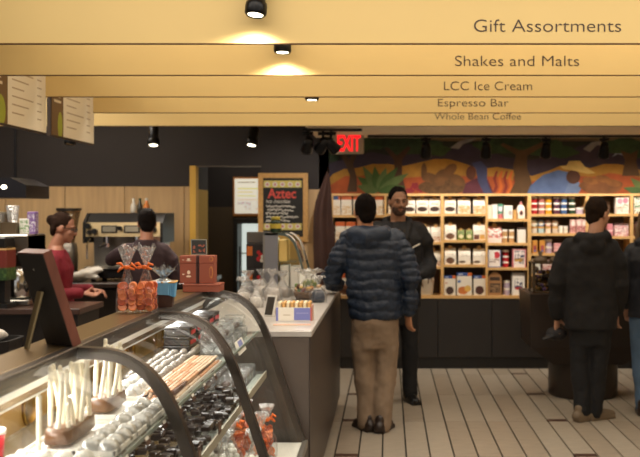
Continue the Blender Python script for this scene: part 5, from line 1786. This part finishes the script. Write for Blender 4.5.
def hand(b, wrist, f, thumb, curl=.5, s=1.0, spread=0.0):
    """palm and five fingers; f = direction of the fingers, thumb = direction of the thumb side"""
    f, t = Vector(f).normalized(), Vector(thumb)
    t = (t - f * t.dot(f)).normalized()
    n = f.cross(t)
    w_ = Vector(wrist)
    b.limb([w_ - f * .03, w_, w_ + f * .03, w_ + f * .075], [.025 * s, .025 * s, .034 * s, .036 * s], 14, True, (n, .48))
    for i, L in enumerate((.072, .08, .074, .058)):
        base = w_ + f * (.085 * s) + t * ((.0285 - .019 * i) * s)
        pts, d = [base - f * .02], f.copy()
        pts.append(base)
        ang = 0
        for q_ in (.45, .32, .23):
            ang += curl * .55
            d = (f * math.cos(ang) + n * math.sin(ang))
            pts.append(pts[-1] + d * L * q_ * s)
        b.limb(pts, [.009 * s, .009 * s, .0085 * s, .008 * s, .007 * s], 10)
    base = w_ + f * .02 * s + t * .026 * s
    d = (f * .65 + t * .6 + n * .35).normalized()
    b.limb([base, base + d * .038 * s, base + (d + n * .5 + f * .3).normalized() * .07 * s], [.0125 * s, .0105 * s, .0085 * s], 10)


def cloth_disp(a, sc):
    return lambda c, n: a * noise.noise(Vector((c.x * sc, c.y * sc, c.z * sc * .6))) + a * .5 * noise.noise(c * sc * 2.3)


def shoe(b, ank, yaw, L=.28, h=.075, wd=.048):
    b.m = T(ank[0], ank[1], 0) @ Matrix.Rotation(yaw, 4, 'Z')
    b.limb([(0, -.055, .045), (0, .03, .042), (0, .11, .034), (0, .165, .030)], [.043, .044, .040, .030], 16)
    b.limb([(0, -.03, .05), (0, -.03, .10)], [.042, .040], 14)
    b.box((0, .055, .012), (.085, .24, .024))
    b.m = Matrix.Identity(4)


def person(label, loc, rotz, skin):
    root = thing('person', label, 'person', loc, rotz)
    return root


# --- man in the blue quilted jacket, back to the room
skin1 = M('skin_warm', 'B5805F', .5, var=.06, scale=20)
p = person('person in a blue quilted jacket and khaki trousers leaning on the counter', (-.10, 6.97, 0), 0, skin1)
hc = (-.07, .01, 1.60)
b = B()
hm = head_skin(b, hc, .25, -.12)
b.limb([(-.06, -.02, 1.40), (-.067, -.01, 1.52)], [.062, .058])
b.stack([(.82, 0, 0, .14, .09), (1.1, 0, 0, .14, .09), (1.40, -.02, 0, .15, .08), (1.46, -.05, 0, .07, .06)])
b.limb([(-.13, 0, 1.38), (-.30, .05, 1.13), (-.28, .22, 1.055)], [.05, .04, .028])
b.limb([(.17, 0, 1.38), (.265, -.03, 1.10), (.250, .02, .87)], [.05, .04, .028])
b.limb([(-.08, 0, .88), (-.075, .02, .50), (-.055, 0, .10)], [.07, .055, .04])
b.limb([(.09, 0, .88), (.085, .02, .50), (.05, -.04, .10)], [.07, .055, .04])
hand(b, (-.28, .25, 1.05), (.3, 1, -.35), (1, -.3, .2), .6)
hand(b, (.250, .02, .855), (0.02, .05, -1), (-.6, .8, 0), .8)
b.fused('body', skin1, p, .0065, 2)
face_parts(p, hm, M('hair_black', '140F0D', .9, spec=.1))
hair_short(p, hm, M('hair_black', '140F0D', .9, spec=.1))
b = B()
b.stack([(.815, .01, 0, .185, .135), (.86, .01, 0, .195, .145), (1.0, .0, .0, .20, .150), (1.15, -.005, 0, .205, .150), (1.30, -.01, -.005, .21, .145), (1.40, -.02, -.01, .20, .125), (1.46, -.04, -.01, .15, .10), (1.50, -.055, -.01, .10, .085)], 28, 2.4)
b.limb([(-.17, 0, 1.40), (-.26, .0, 1.25), (-.315, .04, 1.12), (-.31, .13, 1.07), (-.28, .22, 1.055)], [.085, .083, .078, .066, .052])
b.limb([(.14, 0, 1.40), (.215, -.01, 1.27), (.265, -.03, 1.10), (.262, -.01, .98), (.252, .015, .88)], [.085, .088, .08, .07, .055])
# hood lying on the shoulders
b.limb([(-.165, .05, 1.44), (-.15, -.07, 1.44), (-.05, -.125, 1.42), (.07, -.09, 1.44), (.085, .03, 1.46)], [.05, .062, .07, .06, .045])
b.ell((-.05, -.11, 1.40), (.115, .06, .07))


def puff(c, n):
    zz = c.z + .03 * c.x
    arm = abs(c.x + .0) > .20
    per = .052 if arm else .074
    zz += .022 * noise.noise(c * 7)
    q_ = abs(math.sin(PI * zz / per))
    if c.z > 1.385 and not arm:
        return .004 * noise.noise(c * 20)
    return .013 * (q_ ** .5) - .008 + .006 * noise.noise(c * 26) + .004 * noise.noise(c * 60)


b.fused('jacket', M('puffer_blue', '19273B', .5, var=.15, scale=30, bump=.25, bscale=70), p, .009, 2, puff)
b = B()
b.stack([(.60, .005, 0, .15, .10), (.72, .005, 0, .165, .125), (.80, .005, -.005, .172, .135), (.90, .005, 0, .165, .12)], 24, 2.3)
b.limb([(-.075, 0, .80), (-.085, .01, .60), (-.075, .02, .45), (-.06, .01, .25), (-.05, 0, .055)], [.095, .092, .080, .073, .074])
b.limb([(.085, 0, .80), (.090, .01, .60), (.085, .01, .45), (.070, -.02, .25), (.055, -.045, .05)], [.095, .092, .082, .076, .077])
b.fused('trousers', M('khaki', '8A7560', .8, var=.10, scale=14, bump=.15), p, .011, 3, cloth_disp(.010, 11))
b = B()
shoe(b, (-.055, -.01), .5)
b.fused('shoe', M('shoe_brown', '2E211B', .4), p, .008, 2)
b = B()
shoe(b, (.055, -.055), -.35)
b.fused('shoe', M('shoe_brown', '2E211B', .4), p, .008, 2)

# --- man in the black jacket facing us
skin2 = M('skin_tan', 'A0755C', .5, var=.06, scale=20)
p = person('bearded person in a black jacket facing the quilted jacket', (.085, 8.0, 0), PI + .12, skin2)
b = B()
hc = (0, .02, 1.685)
hm = head_skin(b, hc, .10, -.04)
b.limb([(0, -.02, 1.48), (0, 0, 1.62)], [.066, .062])
b.stack([(.85, 0, 0, .14, .09), (1.2, 0, 0, .15, .09), (1.46, 0, -.01, .16, .08), (1.52, 0, -.01, .07, .06)])
b.limb([(-.17, 0, 1.44), (-.25, -.03, 1.18), (-.16, .19, 1.08)], [.05, .04, .028])
b.limb([(.17, 0, 1.44), (.25, -.03, 1.18), (.16, .19, 1.08)], [.05, .04, .028])
b.limb([(-.09, 0, .92), (-.10, .02, .50), (-.10, 0, .10)], [.07, .055, .04])
b.limb([(.09, 0, .92), (.10, .02, .50), (.10, 0, .10)], [.07, .055, .04])
hand(b, (-.14, .21, 1.075), (.8, .5, 0), (0, .2, 1), .7)
hand(b, (.14, .21, 1.075), (-.8, .5, 0), (0, .2, 1), .7)
b.fused('body', skin2, p, .0065, 2)
face_parts(p, hm, M('hair_black', '140F0D', .9, spec=.1), M('beard_stubble', '4A342A', .8, var=.3, scale=60))
hair_short(p, hm, M('hair_black', '140F0D', .9, spec=.1))
jk = M('jacket_black', '121218', .7, var=.2, scale=10, bump=.2)
b = B()
b.stack([(.80, 0, 0, .195, .135), (.95, 0, 0, .20, .14), (1.2, 0, 0, .21, .14), (1.38, 0, 0, .215, .13), (1.46, 0, -.01, .185, .11), (1.52, 0, -.02, .10, .085)], 28, 2.4)
for k in (-1, 1):
    b.limb([(k * .16, 0, 1.45), (k * .225, -.01, 1.33), (k * .265, -.03, 1.18), (k * .24, .07, 1.11), (k * .17, .17, 1.085)], [.08, .085, .08, .07, .055])
b.limb([(-.095, .05, 1.49), (-.10, -.04, 1.53), (0, -.085, 1.55), (.10, -.04, 1.53), (.095, .05, 1.49)], [.030, .032, .034, .032, .030])
b.limb([(-.09, .055, 1.50), (-.045, .12, 1.38), (-.01, .145, 1.25)], [.03, .028, .015])
b.limb([(.09, .055, 1.50), (.045, .12, 1.38), (.01, .145, 1.25)], [.03, .028, .015])
b.fused('jacket', jk, p, .010, 3, cloth_disp(.012, 9))
b = B()
b.stack([(1.25, 0, .10, .055, .03), (1.36, 0, .095, .075, .035), (1.46, 0, .055, .075, .04), (1.50, 0, .02, .068, .05)])
b.fused('shirt', M('shirt_grey', '4A4440', .8), p, .010, 2)
B().limb([(-.16, .150, 1.335), (-.10, .165, 1.305)], [.006, .006], 8).build('zip_flash', white_p, p)
b = B()
b.stack([(.66, 0, 0, .15, .10), (.80, 0, 0, .17, .125), (.90, 0, 0, .16, .12)])
for k in (-1, 1):
    b.limb([(k * .085, 0, .82), (k * .10, .01, .50), (k * .10, 0, .25), (k * .10, 0, .07)], [.09, .075, .065, .062])
b.fused('trousers', M('trousers_black', '17171A', .8), p, .011, 3, cloth_disp(.009, 11))
for k in (-1, 1):
    b = B()
    shoe(b, (k * .10, -.01), -k * .2)
    b.fused('shoe', M('shoe_black', '141314', .35), p, .008, 2)

# --- man in the long black coat
skin3 = M('skin_light', 'B98A70', .5, var=.06, scale=20)
p = person('person in a long black coat holding a cap by the pedestal', (1.55, 7.28, 0), -.2, skin3)
b = B()
hc = (.06, .03, 1.585)
hm = head_skin(b, hc, -.75, -.06)
b.limb([(.03, -.02, 1.38), (.05, 0, 1.52)], [.062, .058])
b.stack([(.8, 0, 0, .14, .09), (1.1, 0, 0, .14, .09), (1.36, 0, 0, .15, .08), (1.43, .02, 0, .07, .06)])
b.limb([(-.16, 0, 1.33), (-.24, -.01, 1.06), (-.25, .02, .80)], [.05, .04, .028])
b.limb([(.16, 0, 1.33), (.22, .0, 1.06), (.20, .10, .84)], [.05, .04, .028])
b.limb([(-.08, 0, .85), (-.075, .02, .48), (-.06, 0, .10)], [.07, .055, .04])
b.limb([(.08, 0, .85), (.07, .02, .48), (.04, .05, .10)], [.07, .055, .04])
hand(b, (-.252, .025, .785), (-.02, .1, -1), (.5, .9, 0), .9)
hand(b, (.195, .12, .825), (0, .3, -1), (-.5, .9, 0), .7)
b.fused('body', skin3, p, .0065, 2)
face_parts(p, hm, M('hair_dkbrown', '271D16', .9, spec=.1))
hair_short(p, hm, M('hair_dkbrown', '271D16', .9, spec=.1, var=.2, scale=40))
coat = M('coat_black', '0F0D0E', .85, var=.2, scale=10, bump=.15)
b = B()
b.stack([(.705, .0, 0, .20, .145), (.80, .0, 0, .20, .145), (1.0, .0, 0, .195, .14), (1.20, 0, 0, .20, .14), (1.31, 0, 0, .195, .12), (1.38, .01, 0, .15, .10), (1.44, .03, 0, .09, .08)], 28, 2.4)
b.limb([(-.14, 0, 1.33), (-.21, 0, 1.20), (-.245, -.01, 1.05), (-.252, .01, .92), (-.252, .02, .81)], [.08, .08, .075, .068, .058])
b.limb([(.14, 0, 1.33), (.205, 0, 1.20), (.225, .0, 1.05), (.215, .05, .94), (.20, .10, .85)], [.08, .08, .075, .068, .056])
b.limb([(-.075, .06, 1.41), (-.09, -.05, 1.40), (.02, -.105, 1.39), (.12, -.05, 1.41), (.11, .05, 1.43)], [.035, .05, .055, .05, .035])
b.ell((.02, -.10, 1.34), (.10, .05, .075))
b.fused('coat', coat, p, .010, 3, cloth_disp(.011, 8))
jeans_d = M('jeans_black', '0F1014', .8, var=.15)
b = B()
b.stack([(.58, 0, 0, .15, .10), (.70, 0, 0, .165, .125), (.78, 0, 0, .155, .12)])
b.limb([(-.075, 0, .72), (-.08, .01, .48), (-.07, .0, .27), (-.06, -.01, .07)], [.09, .078, .066, .064])
b.limb([(.075, 0, .72), (.06, .02, .48), (.045, .03, .27), (.035, .04, .07)], [.09, .078, .066, .064])
b.fused('trousers', jeans_d, p, .011, 3, cloth_disp(.010, 12))
tanshoe = M('shoe_tan', '6E5E4A', .6)
for ax, ay, yw in ((-.06, -.02, -.75), (.035, .05, -.9)):
    b = B()
    shoe(b, (ax, ay), yw)
    b.fused('shoe', tanshoe, p, .008, 2)
cp = thing('baseball_cap', 'black cap held in the hand of the black-coated person', 'cap', Vector((1.55, 7.28, 0)) + Matrix.Rotation(-.2, 3, 'Z') @ Vector((-.255, .055, .655)))
b = B()
b.ell((0, 0, 0), (.085, .07, .055))
b.limb([(-.05, -.03, -.01), (-.10, -.06, -.03)], [.045, .03], 12, True, ((0, 0, 1), .25))
b.fused('cap_body', M('cap_black', '15151A', .7), cp, .007, 3)

# --- fair-haired woman at the right edge
p = person('fair-haired person in a dark jacket and blue jeans', (2.075, 7.5, 0), -.25, skin3)
b = B()
hm = head_skin(b, (-.015, .03, 1.53), .3, -.03, .95)
b.limb([(0, -.02, 1.34), (-.01, .01, 1.47)], [.054, .05])
b.stack([(.8, 0, 0, .13, .09), (1.1, 0, 0, .12, .08), (1.32, 0, 0, .13, .07), (1.39, 0, 0, .06, .05)])
b.limb([(-.14, 0, 1.29), (-.21, 0, 1.03), (-.19, .14, .86)], [.045, .036, .025])
b.limb([(.14, 0, 1.29), (.21, 0, 1.03), (.19, .14, .86)], [.045, .036, .025])
b.limb([(-.08, 0, .85), (-.075, .02, .48), (-.065, 0, .10)], [.07, .05, .035])
b.limb([(.08, 0, .85), (.075, .02, .48), (.065, .03, .10)], [.07, .05, .035])
hand(b, (-.187, .16, .84), (.1, .6, -1), (.7, .3, 0), .7, .92)
hand(b, (.187, .16, .84), (-.1, .6, -1), (-.7, .3, 0), .7, .92)
b.fused('body', skin3, p, .0065, 2)
face_parts(p, hm, M('brow_fair', '5A4632', .6))
b = B(hm)
b.ell((0, -.022, .036), (.086, .098, .098))
b.limb([(0, -.06, .02), (0, -.085, -.10), (0, -.085, -.21)], [.085, .085, .06], 16, True, ((0, 1, 0), .6))
for k in (-1, 1):
    b.limb([(k * .06, .0, .03), (k * .082, .0, -.06), (k * .085, -.01, -.17), (k * .07, -.015, -.24)], [.028, .03, .03, .014])
b.fused('hair', M('hair_fair', '6A5238', .45, var=.35, scale=14, stretch=(14, 14, 1)), p, .008, 2, lambda c, n: .005 * math.sin(c.x * 260) + .004 * noise.noise(Vector((c.x * 80, c.y * 80, c.z * 6))))
b = B()
b.stack([(.77, 0, 0, .18, .13), (.9, 0, 0, .175, .13), (1.08, 0, 0, .165, .12), (1.22, 0, 0, .185, .125), (1.31, 0, 0, .16, .11), (1.38, 0, 0, .09, .075)], 28, 2.4)
for k in (-1, 1):
    b.limb([(k * .13, 0, 1.29), (k * .195, 0, 1.15), (k * .22, 0, 1.02), (k * .205, .08, .92), (k * .19, .14, .865)], [.072, .075, .07, .06, .05])
b.limb([(-.08, .05, 1.36), (-.085, -.05, 1.36), (0, -.09, 1.36), (.085, -.05, 1.36), (.08, .05, 1.36)], [.035, .045, .05, .045, .035])
b.fused('jacket', M('jacket_navy', '12141C', .6, var=.2, bump=.2), p, .010, 3, cloth_disp(.011, 9))
b = B()
b.stack([(.62, 0, 0, .15, .10), (.74, 0, 0, .165, .125), (.84, 0, 0, .15, .11)])
b.limb([(-.08, 0, .76), (-.085, .01, .48), (-.075, .0, .27), (-.065, -.01, .06)], [.09, .07, .058, .052])
b.limb([(.08, 0, .76), (.085, .02, .48), (.07, .03, .27), (.065, .02, .06)], [.09, .07, .058, .052])
b.fused('jeans', M('jeans_blue', '4E6680', .8, var=.2, scale=9), p, .011, 3, cloth_disp(.008, 12))
for ax, ay, yw in ((-.065, -.02, .1), (.065, .01, -.2)):
    b = B()
    shoe(b, (ax, ay), yw)
    b.fused('shoe', M('shoe_brown', '', .4), p, .008, 2)

# --- woman in the red sweater behind the counter (profile, facing right)
skin4 = M('skin_rosy', 'A8745C', .5, var=.06, scale=20)
WX, WYY = -2.56, 7.34
p = person('person in a red sweater and glasses working behind the counter', (WX, WYY, 0), -PI / 2 + .12, skin4)
b = B()
hm = head_skin(b, (-.01, .05, 1.475), 0, -.22, .95)
b.limb([(0, -.03, 1.28), (0, .025, 1.41)], [.052, .048])
b.stack([(.8, 0, 0, .13, .09), (1.05, 0, 0, .12, .08), (1.25, 0, 0, .13, .07), (1.33, 0, 0, .06, .05)])
b.limb([(-.12, 0, 1.22), (-.19, .0, .99), (-.11, .23, .99)], [.035, .03, .025])
b.limb([(.12, 0, 1.22), (.19, 0, .99), (.12, .20, .98)], [.035, .03, .025])
b.limb([(-.08, 0, .82), (-.08, .02, .46), (-.075, 0, .10)], [.07, .05, .035])
b.limb([(.08, 0, .82), (.08, .02, .46), (.075, 0, .10)], [.07, .05, .035])
hand(b, (-.10, .25, .99), (.25, 1, -.2), (.8, -.2, .3), .7, .92)
hand(b, (.115, .22, .98), (-.25, 1, -.2), (-.8, -.2, .3), .7, .92)
b.fused('body', skin4, p, .0065, 2)
hb = M('hair_brown', '2A1C15', .9, spec=.1, var=.25, scale=30)
face_parts(p, hm, hb)
b = B(hm)
b.ell((0, -.026, .038), (.082, .092, .094))
b.ell((0, -.065, -.015), (.066, .042, .07))
b.ell((0, -.105, .045), (.045, .042, .045))
b.fused('hair', hb, p, .008, 2, lambda c, n: .006 * noise.noise(c * 35))
gl = B(hm)
for k in (-1, 1):
    ring = [Vector((k * .031 + .021 * math.cos(t * PI / 8), .100, .002 + .015 * math.sin(t * PI / 8))) for t in range(17)]
    gl.limb(ring, [.0028] * 17, 6, False)
    gl.limb([(k * .052, .098, .006), (k * .078, .03, .008), (k * .080, -.01, .004)], [.0026] * 3, 6)
gl.limb([(-.011, .102, .005), (.011, .102, .005)], [.0025] * 2, 6)
gl.build('glasses', M('specs_black', '151313', .3), p, True)
red = M('sweater_red', '7A1022', .8, var=.12, scale=16, bump=.2)
b = B()
b.stack([(.78, 0, 0, .155, .125), (.9, 0, 0, .15, .12), (1.02, 0, 0, .145, .11), (1.16, 0, .005, .165, .12), (1.24, 0, 0, .15, .10), (1.31, 0, .0, .085, .07)], 28, 2.3)
b.limb([(-.12, 0, 1.23), (-.175, -.01, 1.11), (-.20, .0, .99), (-.16, .12, .985), (-.115, .22, .99)], [.065, .068, .062, .052, .042])
b.limb([(.12, 0, 1.23), (.175, -.01, 1.11), (.20, .0, .985), (.165, .10, .975), (.12, .19, .98)], [.065, .068, .062, .052, .042])
b.fused('sweater', red, p, .010, 3, cloth_disp(.009, 10))
b = B()
b.stack([(.60, 0, 0, .145, .10), (.72, 0, 0, .16, .12), (.83, 0, 0, .145, .11)])
for k in (-1, 1):
    b.limb([(k * .08, 0, .74), (k * .085, .01, .46), (k * .075, 0, .06)], [.088, .07, .055])
b.fused('trousers', M('trousers_black', '', .8), p, .012, 3)
for k in (-1, 1):
    b = B()
    shoe(b, (k * .075, -.01), 0)
    b.fused('shoe', M('shoe_black', '', .35), p, .010, 2)

# --- barista seen from behind at the espresso machine
p = person('person in a dark maroon sweater working at the espresso machine', (-2.14, 8.42, 0), .15, skin4)
b = B()
hm = head_skin(b, (0.0, .04, 1.50), .15, -.12)
b.limb([(0, -.02, 1.30), (0, .015, 1.44)], [.06, .055])
b.stack([(.8, 0, 0, .14, .09), (1.05, 0, 0, .14, .09), (1.28, 0, 0, .15, .08), (1.36, 0, 0, .07, .06)])
b.limb([(-.17, 0, 1.27), (-.30, .10, 1.17), (-.13, .30, 1.27), (-.10, .34, 1.29)], [.05, .04, .03, .026])
b.limb([(.16, 0, 1.27), (.25, .02, 1.02), (.16, .22, .98)], [.05, .04, .028])
b.limb([(-.08, 0, .85), (-.08, .02, .46), (-.08, 0, .10)], [.07, .055, .04])
b.limb([(.08, 0, .85), (.08, .02, .46), (.08, 0, .10)], [.07, .055, .04])
hand(b, (-.115, .32, 1.28), (.5, .6, .1), (.2, -.2, 1), .8)
hand(b, (.155, .24, .98), (-.3, 1, 0), (-.8, -.2, .4), .8)
b.fused('body', skin4, p, .0065, 2)
face_parts(p, hm, M('hair_black', '', .5))
hair_short(p, hm, M('hair_black', '', .5))
mar = M('sweater_maroon', '2E1A1E', .85, var=.15, scale=14, bump=.2)
b = B()
b.stack([(.78, 0, 0, .175, .13), (.95, 0, 0, .18, .13), (1.12, 0, 0, .19, .13), (1.23, 0, 0, .195, .12), (1.30, 0, 0, .155, .10), (1.355, 0, 0, .085, .075)], 28, 2.3)
b.limb([(-.14, 0, 1.26), (-.24, .05, 1.22), (-.315, .10, 1.17), (-.27, .16, 1.20)], [.072, .072, .062, .052])
b.limb([(.14, 0, 1.26), (.21, 0, 1.16), (.255, .02, 1.02), (.21, .12, .99), (.17, .20, .98)], [.072, .074, .068, .056, .046])
b.fused('sweater', mar, p, .010, 3, cloth_disp(.009, 10))
b = B()
b.stack([(.60, 0, 0, .15, .10), (.72, 0, 0, .165, .12), (.83, 0, 0, .155, .11)])
for k in (-1, 1):
    b.limb([(k * .08, 0, .74), (k * .085, .01, .46), (k * .08, 0, .06)], [.09, .075, .06])
b.fused('trousers', M('trousers_black', '', .8), p, .012, 3)
for k in (-1, 1):
    b = B()
    shoe(b, (k * .08, -.01), 0)
    b.fused('shoe', M('shoe_black', '', .35), p, .010, 2)
